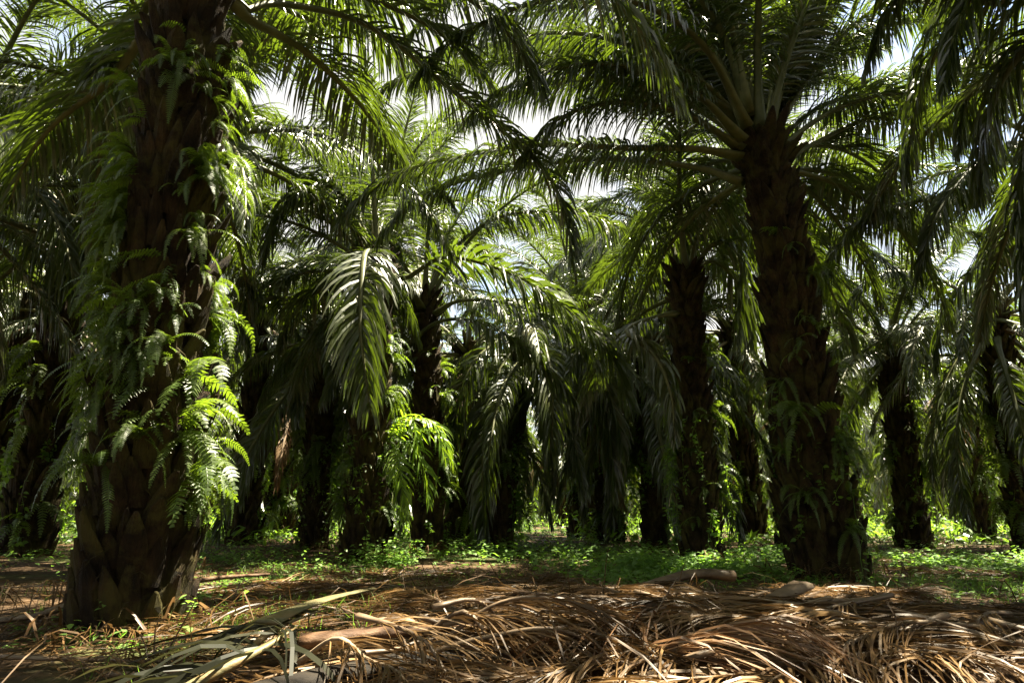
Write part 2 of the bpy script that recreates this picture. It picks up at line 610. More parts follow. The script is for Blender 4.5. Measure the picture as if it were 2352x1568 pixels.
def fern_clump(seed, nf, lo, hi, pin, spread=1.0, width=0.016, space=0.026, droop=0.75):
    rng = random.Random(seed)
    mb = MB()
    for i in range(nf):
        a = rng.uniform(-1.25, 1.25) * spread
        e = rng.uniform(-0.5, 0.85)
        d = V((math.cos(a) * math.cos(e), math.sin(a) * math.cos(e), math.sin(e)))
        fern_frond(mb, V((-0.03, rng.uniform(-.08, .08), rng.uniform(-.08, .08))), d, rng.uniform(lo, hi), rng, pin * rng.uniform(.8, 1.15),
                   width, droop * rng.uniform(0.7, 1.3), space, 0)
    return mb.mesh('fern', [M_FERN, M_DEADLEAF])


FERN_BIG = [fern_clump(200 + k, 9, 0.45, 0.95, 0.078) for k in range(6)]
FERN_SMALL = [fern_clump(220 + k, 5, 0.18, 0.42, 0.055) for k in range(5)]
FERN_COARSE = [fern_clump(240 + k, 11, 0.5, 1.0, 0.10, width=0.034, space=0.052) for k in range(4)]
FERN_BROAD = [fern_clump(260 + k, 5, 0.55, 0.95, 0.13, width=0.034, space=0.042) for k in range(3)]


def vine_mesh(seed, h, r, n, sector=math.pi, centre=0.0, size=0.07, wander=0.25, ferns=0):
    """leafy creeper hanging round a trunk, about the trunk's axis"""
    rng = random.Random(seed)
    mb = MB()
    ns = max(3, n // 26)
    for k in range(ns):
        a = centre + rng.uniform(-sector, sector)
        z = rng.uniform(0.25, 1.0) * h
        rr = r + rng.uniform(0.08, 0.24)
        ln = rng.uniform(0.4, 1.9)
        m_ = 8
        path = []
        for i in range(m_ + 1):
            a += rng.uniform(-wander, wander) * 0.5
            path.append(V((math.cos(a) * rr, math.sin(a) * rr, max(0.02, z - ln * i / m_))))
            rr += rng.uniform(-.03, .04)
        T, S, N = frames(path)
        mb.strip(path, [0.008] * m_, S[:-1])
        for j in range(26):
            f = rng.random() * m_ * 0.98
            i = int(f)
            P = path[i].lerp(path[i + 1], f - i)
            D = V((rng.uniform(-1, 1), rng.uniform(-1, 1), rng.uniform(-.9, .35))).normalized()
            W = D.cross(V((rng.uniform(-1, 1), rng.uniform(-1, 1), rng.uniform(-1, 1)))).normalized()
            s_ = size * rng.uniform(0.5, 1.3)
            P = P + D * 0.03
            mb.strip([P, P + D * s_ * 0.35, P + D * s_ * 0.75, P + D * s_ * 1.2 - Z * s_ * .15], [s_ * .3, s_ * 0.8, s_ * 0.55], [W, W, W])
    for k in range(ferns):
        a = rng.uniform(-math.pi, math.pi)
        z = rng.uniform(0.2, 1.25) * h
        for j in range(rng.randint(4, 7)):
            a2 = a + rng.uniform(-.9, .9)
            e = rng.uniform(-.4, .8)
            fern_frond(mb, V((math.cos(a) * r, math.sin(a) * r, z)), V((math.cos(a2) * math.cos(e), math.sin(a2) * math.cos(e), math.sin(e))),
                       rng.uniform(0.5, 1.1), rng, 0.11, 0.04, 0.75, 0.06, 1)
    return mb.mesh('creeper', [M_VINE, M_FERN])


# ------------------------------------------------------------------ ground
def heap(x, y):
    """height of the heap of cut fronds lying across the front"""
    e = math.exp(-((y - 6.3) / 1.9) ** 2) * math.exp(-((x - 0.6) / 2.6) ** 2) * 0.20
    e += math.exp(-((y - 4.4) / 1.1) ** 2) * math.exp(-((x - 2.0) / 2.0) ** 2) * 0.16
    e += math.exp(-((y - 5.0) / 0.9) ** 2) * math.exp(-((x - 4.2) / 2.2) ** 2) * 0.12
    return e


def ground_z(x, y):
    g = 0.035 * math.sin(x * 0.9 + 1.3 * math.sin(y * 0.45)) * math.sin(y * 0.7 + 0.5) + 0.012 * math.sin(x * 3.1 + y * 2.3)
    return g * min(1, max(0.3, abs(y) / 9)) + heap(x, y) * 0.75


gm = MB()
xs = [-400, -200, -120, -80] + [-60 + i * 3 for i in range(14)] + [-18 + i * 0.3 for i in range(121)] + [21 + i * 3 for i in range(14)] + [80, 120, 200, 400]
ys = [-200, -60, -20, -8] + [-2 + i * 0.3 for i in range(90)] + [26 + i * 2 for i in range(38)] + [120, 170, 260, 500]
for y in ys:
    for x in xs:
        gm.v.append(V((x, y, ground_z(x, y) if abs(x) < 60 and -8 < y < 110 else 0)))
nx = len(xs)
for j in range(len(ys) - 1):
    for i in range(nx - 1):
        gm.f.append((j * nx + i, j * nx + i + 1, (j + 1) * nx + i + 1, (j + 1) * nx + i))
        gm.m.append(0)
tag(link('ground', gm.mesh('ground', [M_GROUND], True)), None, kind='structure')
bpy.data.objects['ground']['label'] = 'brown plantation floor of leaf mould under the palms'


# ------------------------------------------------------------------ palms
def ident(a):
    return Matrix.Rotation(a, 4, 'Z')


def add_generic_fronds(root, h, bend, rng, count, lo=0.0, hi=1.0, avoid=None, hires=True, scale=1.0, dead=0, drop=0.7, phase=0.0):
    """the rest of a crown: copies of the frond variants, set in a spiral"""
    top = V((bend[0], bend[1], h))
    for i in range(count):
        e = lo + (hi - lo) * (i + 0.5) / count
        ei = min(7, int(e * 8))
        a = phase + i * 2.39996 + rng.uniform(-.2, .2)
        if avoid and avoid(a % (2 * math.pi), e):
            continue
        s = scale * rng.uniform(0.92, 1.08)
        mt = Matrix.Translation(top + V((0, 0, 0.12 - drop * e))) @ ident(a) @ Matrix.Translation(V((0.10 + 0.14 * e, 0, 0))) @ Matrix.Scale(s, 4) @ Matrix.Rotation(rng.uniform(-.2, .2), 4, 'X')
        if hires:
            lm, sm = rng.choice(FROND_HI[ei])
            o = link('frond', lm, root, mt)
            link('stalk', sm, o)
        else:
            link('frond', rng.choice(FROND_MID[ei]), root, mt)
    for i in range(dead):
        a = rng.uniform(0, 6.28)
        mt = Matrix.Translation(top + V((0, 0, -0.75))) @ ident(a) @ Matrix.Translation(V((0.3, 0, 0)))
        o = link('dead_frond', rng.choice(FROND_DEAD), root, mt)
        o['label'] = 'dead brown frond hanging down the trunk'


def hero_frond(root, spec, seed, **kw):
    """a frond whose stalk follows the one seen in the photograph; spec = (px, py, distance) along it"""
    rng = random.Random(seed)
    org = root.location
    pts = [at(*q) - org for q in spec]
    path, L = catmull(pts, 26)
    kw['droop'] = kw.get('droop', 0.42) * 1.1
    coarse = root.location.y > 12.5
    kw['leaf_w'] = (1.2 if coarse else 0.75) * kw.get('leaf_w', 0.048)
    kw['leaf_len'] = (1.05 if coarse else 0.9) * kw.get('leaf_len', 0.92)
    kw.setdefault('spacing', 0.038 if coarse else 0.025)
    kw.setdefault('twist', 0.75)
    kw.setdefault('segs', 5)
    lm, sm = make_frond(path, L, rng, **kw)
    o = link('frond', lm.mesh('frond', [kw.get('mat', M_LEAF)]), root)
    link('stalk', sm.mesh('stalk', [M_STALK], True), o)
    return o


def ground_at(px, Y):
    x = (px - 1176.0) / FPX * Y / (_cp + _sp * 0.25)
    return V((x, Y, 0.0))


def base_at(px, py, Y):
    q = at(px, py, Y)
    return V((q.x, Y, ground_z(q.x, Y) - 0.03))


PALMS = []     # (root, radius, height, bend)


def hero_palm(px, py, Y, crown, label, seed, r0=0.42, r1=0.36, detail=1.0, stub=1.0, flare=.16):
    b0 = base_at(px, py, Y)
    c = at(*crown)
    root = thing('oil_palm', b0, label, 'palm tree', 'oil palms in the front rows')
    h = c.z - b0.z
    bend = (c.x - b0.x, c.y - b0.y)
    link('trunk', trunk_mesh(seed, h, r0, r1, bend, detail, stub, flare), root)
    PALMS.append((root, r0, h, bend))
    return root, h, bend


# 1: the thick fern-covered palm close on the left; its crown is above the picture
p1, h1, bd1 = hero_palm(300, 1425, 6.0, (452, -190, 6.0), 'thick oil palm trunk close by with many green ferns hanging from its bark', 1, 0.36, 0.26, 1.45, 0.95, .08)
hero_frond(p1, [(505, -130, 6.1), (545, 20, 6.4), (640, 8, 6.8), (850, 62, 7.6), (1060, 225, 8.3), (1240, 380, 8.8), (1300, 500, 9.0), (1318, 610, 9.0)], 11, droop=0.24, start=0.3, leaf_len=0.85)
hero_frond(p1, [(495, -60, 6.2), (560, 35, 6.5), (690, 110, 7.4), (800, 210, 8.3), (880, 310, 9.1), (935, 395, 9.8)], 12, droop=0.30, start=0.25, leaf_len=0.95)
hero_frond(p1, [(500, -120, 6.2), (600, -60, 6.6), (800, -20, 7.4), (1000, 70, 8.0), (1130, 200, 8.4)], 15, droop=0.28, start=0.25)
hero_frond(p1, [(500, -160, 6.2), (700, -150, 7.0), (950, -80, 7.6), (1150, 60, 8.0), (1250, 220, 8.2)], 16, droop=0.28, start=0.25)
hero_frond(p1, [(450, -150, 6.3), (560, -40, 7.0), (700, 40, 8.0), (860, 90, 9.0), (1000, 180, 10.0)], 17, droop=0.3, start=0.25)
hero_frond(p1, [(420, -120, 6.1), (370, 10, 6.4), (262, 175, 7.0), (130, 280, 7.5), (60, 370, 7.8), (20, 470, 8.0)], 13, droop=0.22, start=0.2, leaf_len=0.9)
add_generic_fronds(p1, h1, bd1, random.Random(31), 40, 0.0, 0.72, lambda a, e: (3.5 < a < 5.9 and e > 0.5) or (0.1 < a < 1.35) or (2.4 < a < 3.6 and e > 0.15), True, 1.0)

# 11: tall palm right of the middle with its crown in view
p11, h11, bd11 = hero_palm(1905, 1318, 10.5, (1752, 345, 10.5), 'tall oil palm with broad dark base and open crown of thick upright stalks', 2, 0.44, 0.28, 1.45, 0.95, .10)
H = lambda pts, s, **k: hero_frond(p11, pts, s, **k)
H([(1700, 360, 10.3), (1600, 342, 10.0), (1450, 340, 9.7), (1240, 332, 9.4), (1080, 355, 9.2), (940, 388, 9.0), (850, 440, 9.0), (770, 512, 9.0)], 21, droop=0.40, start=0.16, leaf_len=0.85)
H([(1705, 420, 10.6), (1600, 385, 11.0), (1400, 365, 11.4), (1240, 378, 11.6), (1155, 395, 11.7), (1050, 420, 11.8), (950, 465, 11.8), (862, 560, 11.8)], 22, droop=0.42, start=0.2, leaf_len=0.85)
H([(1715, 300, 10.3), (1640, 230, 9.8), (1500, 175, 9.3), (1320, 150, 9.0), (1120, 148, 8.8), (960, 165, 8.7), (868, 215, 8.7)], 23, droop=0.45, start=0.15, leaf_len=0.95)
H([(1712, 280, 10.4), (1640, 150, 10.2), (1520, 60, 10.2), (1340, 15, 10.3), (1130, 60, 10.4), (980, 140, 10.5)], 24, droop=0.40, start=0.2)
H([(1735, 290, 10.4), (1700, 120, 10.3), (1655, -20, 10.0), (1580, -160, 9.4), (1470, -220, 8.6), (1360, -130, 7.8)], 27, droop=0.25, start=0.22)
H([(1765, 290, 10.4), (1790, 140, 10.4), (1840, 0, 10.3), (1900, -120, 10.0), (2000, -160, 9.5), (2090, -60, 9.0)], 28, droop=0.25, start=0.25)
H([(1785, 300, 10.5), (1850, 190, 10.6), (1930, 85, 10.6), (2040, 10, 10.5), (2180, 20, 10.3), (2290, 120, 10.1)], 29, droop=0.30, start=0.25)
H([(1795, 340, 10.5), (1870, 280, 10.6), (1960, 235, 10.7), (2070, 215, 10.6), (2200, 250, 10.4), (2280, 340, 10.2)], 30, droop=0.35, start=0.3)
H([(1800, 370, 10.5), (1880, 325, 10.8), (1990, 275, 11.2), (2110, 265, 11.6), (2250, 320, 12.0)], 31, droop=0.35, start=0.3)
H([(1800, 400, 10.6), (1860, 390, 11.4), (1960, 410, 12.2), (2050, 470, 12.8), (2100, 560, 13.0)], 32, droop=0.4, start=0.25)
H([(1710, 290, 10.2), (1600, 180, 9.6), (1450, 105, 9.2), (1290, 75, 9.0), (1120, 105, 8.9), (970, 200, 8.9)], 34, droop=0.42, start=0.2)
H([(1700, 340, 10.2), (1580, 265, 9.5), (1430, 235, 9.0), (1290, 270, 8.7), (1190, 370, 8.6)], 35, droop=0.42, start=0.2)
H([(1720, 270, 10.3), (1650, 60, 9.7), (1520, -70, 9.0), (1300, -110, 8.5), (1080, -40, 8.2), (930, 90, 8.2)], 36, droop=0.38, start=0.2)
H([(1700, 310, 10.6), (1560, 220, 11.0), (1380, 190, 11.5), (1200, 215, 11.9), (1050, 290, 12.1)], 37, droop=0.42, start=0.2)
H([(1705, 320, 10.0), (1590, 210, 9.3), (1420, 150, 8.8), (1230, 170, 8.5), (1080, 260, 8.4)], 39, droop=0.42, start=0.2)
H([(1715, 290, 10.0), (1620, 110, 9.2), (1470, 10, 8.6), (1260, 0, 8.2), (1060, 80, 8.0), (950, 190, 8.0)], 40, droop=0.40, start=0.2)
H([(1710, 300, 10.8), (1580, 150, 11.2), (1400, 90, 11.6), (1180, 100, 12.0), (1000, 190, 12.2)], 46, droop=0.42, start=0.2)
H([(1720, 260, 10.2), (1660, 0, 9.6), (1540, -160, 9.0), (1330, -210, 8.4), (1100, -130, 8.0), (960, 0, 8.0)], 47, droop=0.4, start=0.2)
add_generic_fronds(p11, h11, bd11, random.Random(64), 16, 0.0, 0.12, lambda a, e: 2.6 < a < 4.2, True, 1.1, phase=2.1)
add_generic_fronds(p11, h11, bd11, random.Random(62), 14, 0.0, 0.2, lambda a, e: 3.7 < a < 6.1, True, 1.05, phase=1.3)
H([(1745, 300, 10.3), (1740, 130, 9.9), (1745, -40, 9.2), (1760, -200, 8.2), (1780, -260, 7.0)], 33, droop=0.25, start=0.25)
add_generic_fronds(p11, h11, bd11, random.Random(32), 50, 0.0, 0.74, lambda a, e: (3.9 < a < 6.1 and (e > 0.12 or a > 4.3)) or (e > 0.28 and 2.3 < a < 4.0), True, 0.95)

# 2: palm left of the middle, one frond falling towards the viewer
p2, h2, bd2 = hero_palm(835, 1278, 14.0, (868, 600, 14.0), 'oil palm with one frond drooping straight down in front of its trunk', 3, 0.33, 0.27, 1.2, 0.85, .10)
hero_frond(p2, [(862, 600, 13.8), (850, 575, 13.3), (838, 585, 12.8), (832, 640, 12.4), (828, 740, 12.1), (838, 850, 12.0), (850, 940, 12.0)], 41, droop=0.22, start=0.12, leaf_len=1.15, leaf_w=0.045, twist=0.5)
hero_frond(p2, [(850, 560, 14.0), (800, 460, 13.8), (735, 420, 13.5), (680, 440, 13.2), (635, 510, 13.0), (605, 600, 13.0)], 42, droop=0.35, start=0.15)
hero_frond(p2, [(880, 620, 14.0), (930, 640, 13.7), (1010, 592, 13.4), (1100, 602, 13.1), (1210, 645, 12.8), (1310, 715, 12.4), (1395, 800, 12.0), (1440, 915, 11.7)], 43, droop=0.20, start=0.18, leaf_len=1.2, leaf_w=0.06, twist=0.3)
hero_frond(p2, [(840, 600, 14.0), (760, 650, 14.4), (690, 690, 14.8), (610, 690, 15.0), (540, 740, 15.2)], 44, droop=0.4)
add_generic_fronds(p2, h2, bd2, random.Random(33), 24, 0.0, 0.85, lambda a, e: ((3.7 < a) or (a < 1.4)) and e > 0.1, True, 0.92)

# 3: behind it, husky red-brown crown with thin arching stalks
p3, h3, bd3 = hero_palm(985, 1262, 16.5, (975, 690, 16.5), 'oil palm with red-brown husky crown base and thin arching stalks', 4, 0.34, 0.24, 1.2, 0.8, .10)
hero_frond(p3, [(985, 680, 16.3), (1020, 600, 16.2), (1090, 530, 16.0), (1180, 490, 15.8), (1320, 490, 15.6), (1440, 530, 15.4), (1510, 620, 15.3)], 51, droop=0.42, start=0.3)
hero_frond(p3, [(930, 800, 16.3), (1000, 742, 16.0), (1080, 735, 15.6), (1165, 770, 15.2), (1250, 840, 15.0), (1320, 920, 14.9)], 52, droop=0.48, start=0.3, leaf_w=0.055)
hero_frond(p3, [(1000, 720, 16.2), (1060, 690, 15.8), (1180, 700, 15.5), (1290, 750, 15.3), (1390, 850, 15.2)], 53, droop=0.4, start=0.25)
hero_frond(p3, [(950, 690, 16.3), (900, 640, 16.0), (820, 620, 15.7), (740, 650, 15.5)], 54, droop=0.4, start=0.25)
add_generic_fronds(p3, h3, bd3, random.Random(34), 22, 0.0, 0.85, lambda a, e: ((4.6 < a) or (a < 0.9)) and e > 0.22, True, 0.95)

# 10: right of the middle, creeper on the trunk
p10, h10, bd10 = hero_palm(1615, 1288, 13.0, (1572, 640, 13.0), 'slim oil palm with leafy creepers and a ragged sunlit base', 5, 0.28, 0.23, 1.2, 0.8, .10)
hero_frond(p10, [(1550, 720, 12.8), (1500, 730, 12.3), (1440, 760, 12.0), (1500, 810, 11.7), (1540, 900, 11.5), (1550, 1010, 11.5)], 62, droop=0.38, leaf_len=0.6)
hero_frond(p10, [(1590, 620, 13.0), (1640, 560, 12.8), (1690, 570, 12.6), (1705, 660, 12.5), (1690, 780, 12.5)], 63, droop=0.35)
hero_frond(p10, [(1590, 620, 13.2), (1640, 600, 13.4), (1700, 660, 13.6), (1725, 790, 13.7)], 65, droop=0.4)
hero_frond(p10, [(1585, 600, 13.3), (1620, 520, 13.7), (1690, 500, 14.1), (1760, 590, 14.4), (1790, 720, 14.5)], 66, droop=0.4)
add_generic_fronds(p10, h10, bd10, random.Random(35), 18, 0.0, 0.8, lambda a, e: (2.3 < a and e > 0.14) or (a < 1.3 and e > 0.14), True, 0.88)

# 12: right, light green ferns on its side
p12, h12, bd12 = hero_palm(2100, 1243, 20.0, (2042, 800, 20.0), 'oil palm with bright lime ferns on the sunny side of its trunk', 6, 0.38, 0.28, 1.2, 0.85, .1)
hero_frond(p12, [(2035, 800, 19.8), (1990, 775, 19.4), (1935, 790, 19.0), (1895, 840, 18.8), (1880, 900, 18.8)], 71, droop=0.45)
hero_frond(p12, [(2050, 800, 19.8), (2110, 770, 19.4), (2190, 790, 19.0), (2250, 860, 18.8), (2280, 950, 18.8)], 72, droop=0.45)
add_generic_fronds(p12, h12, bd12, random.Random(36), 26, 0.0, 0.9, None, True, 0.95)

# palm just out of the picture on the right: black fronds against the sky
p20, h20, bd20 = hero_palm(2640, 1420, 6.6, (2600, 60, 6.6), 'dark oil palm at the edge whose black fronds hang into the picture', 7, 0.44, 0.36)
for i, spec in enumerate([
        [(2560, 30, 6.7), (2440, -40, 7.0), (2300, -20, 7.4), (2190, 60, 7.7), (2120, 190, 7.9), (2090, 330, 8.0), (2085, 420, 8.0)],
        [(2570, 60, 6.8), (2480, 40, 7.2), (2380, 90, 7.6), (2300, 190, 7.8), (2260, 330, 7.9), (2250, 450, 7.9)],
        [(2570, 40, 6.9), (2500, -20, 7.6), (2400, -30, 8.2), (2300, 60, 8.7), (2230, 200, 9.0), (2200, 350, 9.0)],
        [(2570, 120, 6.8), (2500, 150, 7.2), (2420, 240, 7.5), (2370, 380, 7.6), (2350, 520, 7.6)],
        [(2560, 0, 6.7), (2430, -120, 6.9), (2270, -150, 7.1), (2140, -90, 7.3), (2040, 30, 7.4), (1990, 160, 7.4)],
        [(2570, 90, 7.0), (2490, 60, 7.9), (2390, 90, 8.6), (2310, 200, 9.1), (2280, 350, 9.3)],
        [(2570, 60, 6.6), (2480, -60, 6.6), (2370, -110, 6.6), (2270, -60, 6.6), (2200, 60, 6.6), (2170, 200, 6.6)],
        [(2580, 160, 6.9), (2500, 230, 7.4), (2420, 370, 7.8), (2370, 560, 7.9), (2360, 720, 7.9)],
        [(2580, 180, 7.0), (2520, 280, 7.8), (2450, 430, 8.4), (2400, 640, 8.6), (2390, 850, 8.6)],
        [(2570, 30, 6.7), (2470, -80, 7.3), (2340, -110, 8.0), (2220, -40, 8.5), (2130, 90, 8.8), (2090, 230, 8.9)]]):
    hero_frond(p20, spec, 81 + i, droop=0.42, start=0.14, leaf_w=0.046, spacing=0.025, leaf_len=0.9)
for i, tip in enumerate([((4.2, 6.4, 7.7), (2.2, 6.0, 8.2), (0.4, 5.5, 7.5), (-0.6, 5.1, 6.7)),  # fronds added overhead, out of view, to cast shade on the heap
                         ((4.4, 7.0, 7.8), (2.9, 7.3, 8.4), (1.3, 7.3, 8.2), (0.1, 7.1, 7.6)),
                         ((4.3, 6.0, 7.9), (2.6, 5.0, 8.6), (1.0, 4.2, 8.3), (-0.5, 3.7, 7.4))]):
    pts = [V((bd20[0], bd20[1], h20 + 0.1))] + [V(q) - p20.location for q in tip]
    path, L = catmull(pts, 26)
    lm, sm = make_frond(path, L, random.Random(870 + i), spacing=0.034, leaf_w=0.046, droop=0.4, start=0.16)
    o = link('frond', lm.mesh('frond', [M_LEAF]), p20)
    link('stalk', sm.mesh('stalk', [M_STALK], True), o)
add_generic_fronds(p20, h20, bd20, random.Random(37), 40, 0.0, 0.8, lambda a, e: (2.6 < a < 5.2 and e > 0.42) or (3.4 < a < 4.3 and e > 0.1) or (1.75 < a < 2.62), True, 1.0)

add_generic_fronds(p20, h20, bd20, random.Random(63), 18, 0.0, 0.12, lambda a, e: 3.0 < a < 5.0, True, 1.1, phase=0.7)  # extra upright fronds, added to shade the hanging ones below

# further palm on the right whose fronds reach in at half height
p21, h21, bd21 = hero_palm(2520, 1300, 12.0, (2440, 330, 12.0), 'oil palm at the edge with long fronds arching in under the black ones', 8, 0.44, 0.36)
hero_frond(p21, [(2420, 370, 12.0), (2320, 430, 11.8), (2220, 440, 11.6), (2100, 465, 11.5), (2010, 490, 11.4), (1930, 560, 11.3), (1880, 680, 11.3)], 91, droop=0.42, start=0.15, leaf_w=0.055)
hero_frond(p21, [(2420, 350, 11.9), (2330, 330, 11.4), (2230, 390, 11.0), (2150, 500, 10.8), (2110, 640, 10.8)], 92, droop=0.42, start=0.15, leaf_w=0.055)
hero_frond(p21, [(2420, 420, 12.2), (2350, 520, 12.6), (2250, 600, 13.0), (2170, 720, 13.2), (2150, 850, 13.3)], 93, droop=0.42, start=0.15, leaf_w=0.055)
add_generic_fronds(p21, h21, bd21, random.Random(38), 24, 0.0, 0.85, lambda a, e: (2.4 < a < 4.2 and e > 0.45), True, 0.95)

# left: palm out of the picture with fronds crossing the left edge
p22, h22, bd22 = hero_palm(-140, 1300, 11.5, (-100, 430, 11.5), 'oil palm beyond the left edge with fronds spreading across it', 9, 0.44, 0.36)
hero_frond(p22, [(-90, 430, 11.4), (0, 410, 11.1), (90, 450, 10.9), (150, 560, 10.8), (175, 700, 10.8)], 95, droop=0.4, start=0.2)
hero_frond(p22, [(-90, 400, 11.6), (-20, 330, 11.9), (90, 320, 12.2), (200, 400, 12.5), (270, 520, 12.6)], 96, droop=0.35, start=0.2)
add_generic_fronds(p22, h22, bd22, random.Random(39), 30, 0.0, 0.9, None, True, 1.0)

# 8: dark palm behind the middle, its low fronds reaching the ground
p8, h8, bd8 = hero_palm(1140, 1250, 18.0, (1215, 790, 18.6), 'short oil palm in shade with dark fronds trailing to the ground', 10, 0.32, 0.27, 1.2, 0.85, .1)
hero_frond(p8, [(1205, 790, 18.4), (1180, 800, 17.8), (1140, 870, 17.3), (1115, 990, 17.0), (1108, 1110, 17.0), (1112, 1235, 17.0)], 101, droop=0.3, leaf_len=1.15)
hero_frond(p8, [(1230, 790, 18.4), (1290, 770, 17.8), (1350, 810, 17.2), (1400, 910, 16.8), (1430, 1030, 16.6)], 102, droop=0.4, leaf_len=1.2)
hero_frond(p8, [(1235, 790, 18.4), (1300, 800, 17.6), (1370, 890, 17.0), (1400, 1010, 16.8), (1405, 1130, 16.8)], 105, droop=0.35, leaf_len=1.15)
hero_frond(p8, [(1215, 780, 18.4), (1170, 770, 17.6), (1090, 830, 17.0), (1050, 940, 16.8), (1040, 1060, 16.8)], 106, droop=0.35, leaf_len=1.1)
hero_frond(p8, [(1220, 780, 18.4), (1240, 770, 17.4), (1260, 830, 16.6), (1270, 930, 16.2), (1265, 1040, 16.0)], 103, droop=0.35, leaf_len=1.2)
add_generic_fronds(p8, h8, bd8, random.Random(40), 12, 0.5, 1.0, None, True, 0.9, dead=1)

for hx, hY, hh, hn, lab, sd_ in [(352, 11.5, 8.0, 34, 'oil palm hidden behind the thick fern-covered trunk, only its crown in view', 51),
                            (1835, 17.5, 8.8, 32, 'oil palm hidden behind the tall broad-based palm, its crown showing beside it', 52),
                            (848, 20.0, 9.6, 30, 'tall oil palm hidden behind the one with the drooping frond, its crown rising above', 53),
                            (1600, 21.0, 9.8, 30, 'tall oil palm hidden behind the slim ragged one, its crown rising above', 54),
                            (1392, 30.0, 10.5, 30, 'tallest oil palm at the end of the lane, its crown against the white sky', 55),
                            (70, 15.5, 8.0, 34, 'oil palm beside the hidden one, its fronds filling the gap at the left edge', 56),
                            (1338, 26.0, 8.6, 30, 'oil palm at the lane with a full crown showing between the drooping fronds', 57),
                            (640, 27.0, 8.8, 30, 'oil palm behind the dark bare trunk, its crown showing above it', 58),
                            (-40, 21.0, 8.6, 32, 'oil palm cut off by the left edge, its crown against the bright sky', 59)]:
    g = ground_at(hx, hY)
    g.z = ground_z(g.x, hY) - 0.03
    root = thing('oil_palm', g, lab, 'palm tree', 'oil palms in the front rows')
    link('trunk', TRUNK_GEN[0], root, Matrix.Scale(hh / 6.2, 4))
    add_generic_fronds(root, hh, (0, 0), random.Random(sd_), hn, 0, 0.85, None, True, 1.0)
    PALMS.append((root, 0.34, hh, (0, 0)))

# the next rows, trunks placed by eye
MID = [  # base px, py-derived distance, crown height, label
    (725, 18.5, 6.0, 'dark bare oil palm trunk behind the palm with the drooping frond'),
    (565, 21.5, 7.4, 'oil palm behind the thick fern-covered trunk with ferns low down'),
    (1060, 21.0, 6.1, 'oil palm standing close behind the one with the red-brown crown'),
    (1400, 22.5, 7.0, 'dark oil palm beside the open lane between the rows'),
    (1502, 19.0, 5.6, 'oil palm draped in creepers beside the slim ragged one'),
    (1725, 24.0, 7.6, 'thin dark oil palm trunk behind the tall broad-based palm'),
    (2245, 24.0, 6.1, 'dark oil palm behind the palm with lime ferns'),
    (60, 20.5, 7.4, 'oil palm in the green gloom behind the thick trunk, draped to the ground'),
    (210, 26.0, 6.2, 'oil palm half hidden by the thick fern-covered trunk'),
    (1840, 33.0, 6.3, None), (1290, 46.0, 6.0, None), (660, 27.0, 6.2, None),
    (2360, 17.0, 6.2, 'oil palm at the far edge with its trunk in shade'),
]
placed = [p_[0].location.copy() for p_ in PALMS]
mid_roots = []
for i, (px, Y, h, lab) in enumerate(MID):
    rng = random.Random(700 + i)
    g = ground_at(px, Y)
    g.z = ground_z(g.x, Y) - 0.03
    placed.append(g.copy())
    root = thing('oil_palm', g, lab or 'oil palm standing in the dim rows behind the front palms', 'palm tree',
                 'oil palms in the front rows' if lab else 'oil palms in the rows behind', (rng.uniform(-.03, .03), rng.uniform(-.03, .03), 0))
    s = h / 6.2
    link('trunk', TRUNK_GEN[i % 4], root, Matrix.Scale(s, 4) @ ident(rng.uniform(0, 6)))
    add_generic_fronds(root, h, (0, 0), rng, 20, 0.3, 1.0, None, False, 0.9, dead=rng.choice((0, 1, 1, 2)))
    add_generic_fronds(root, h - 0.3, (0, 0), rng, 6, 0.93, 1.05, None, False, 1.0, phase=1.0)
    PALMS.append((root, 0.42, h, (0, 0)))

# rows behind: a staggered planting
row = 0
Y = 22.0
far_i = 0
while Y < 96:
    half = 0.80 * Y + 8
    x = -half + (row % 2) * 4.6
    while x < half:
        rng = random.Random(int(row * 1000 + x * 7 + 50000))
        gx, gy = x + rng.uniform(-.8, .8), Y + rng.uniform(-.8, .8)
        lane = abs(gx - 0.055 * gy) < 1.6 and gy < 70
        if not lane and all((V((gx, gy, 0)) - V((q.x, q.y, 0))).length > 6.0 for q in placed):
            placed.append(V((gx, gy, 0)))
            h = rng.uniform(5.2, 9.0)
            root = thing('oil_palm', (gx, gy, ground_z(gx, gy) - 0.03 if gy < 100 else 0), 'oil palm standing in the dim rows behind the front palms', 'palm tree',
                         'oil palms in the rows behind', (rng.uniform(-.04, .04), rng.uniform(-.04, .04), rng.uniform(0, 6.28)))
            s = h / 6.2
            if Y < 38:
                link('trunk', rng.choice(TRUNK_GEN), root, Matrix.Scale(s, 4))
                add_generic_fronds(root, h, (0, 0), rng, 34, 0.05, 1.05, None, False, 1.02, dead=rng.choice((0, 0, 1, 1)))
                PALMS.append((root, 0.42, h, (0, 0)))
            else:
                link('trunk', rng.choice(TRUNK_FAR), root, Matrix.Scale(s, 4))
                link('crown', CROWNS[far_i % 4], root, Matrix.Translation(V((0, 0, h))))
                far_i += 1
        x += 9.3
    Y += 8.0
    row += 1

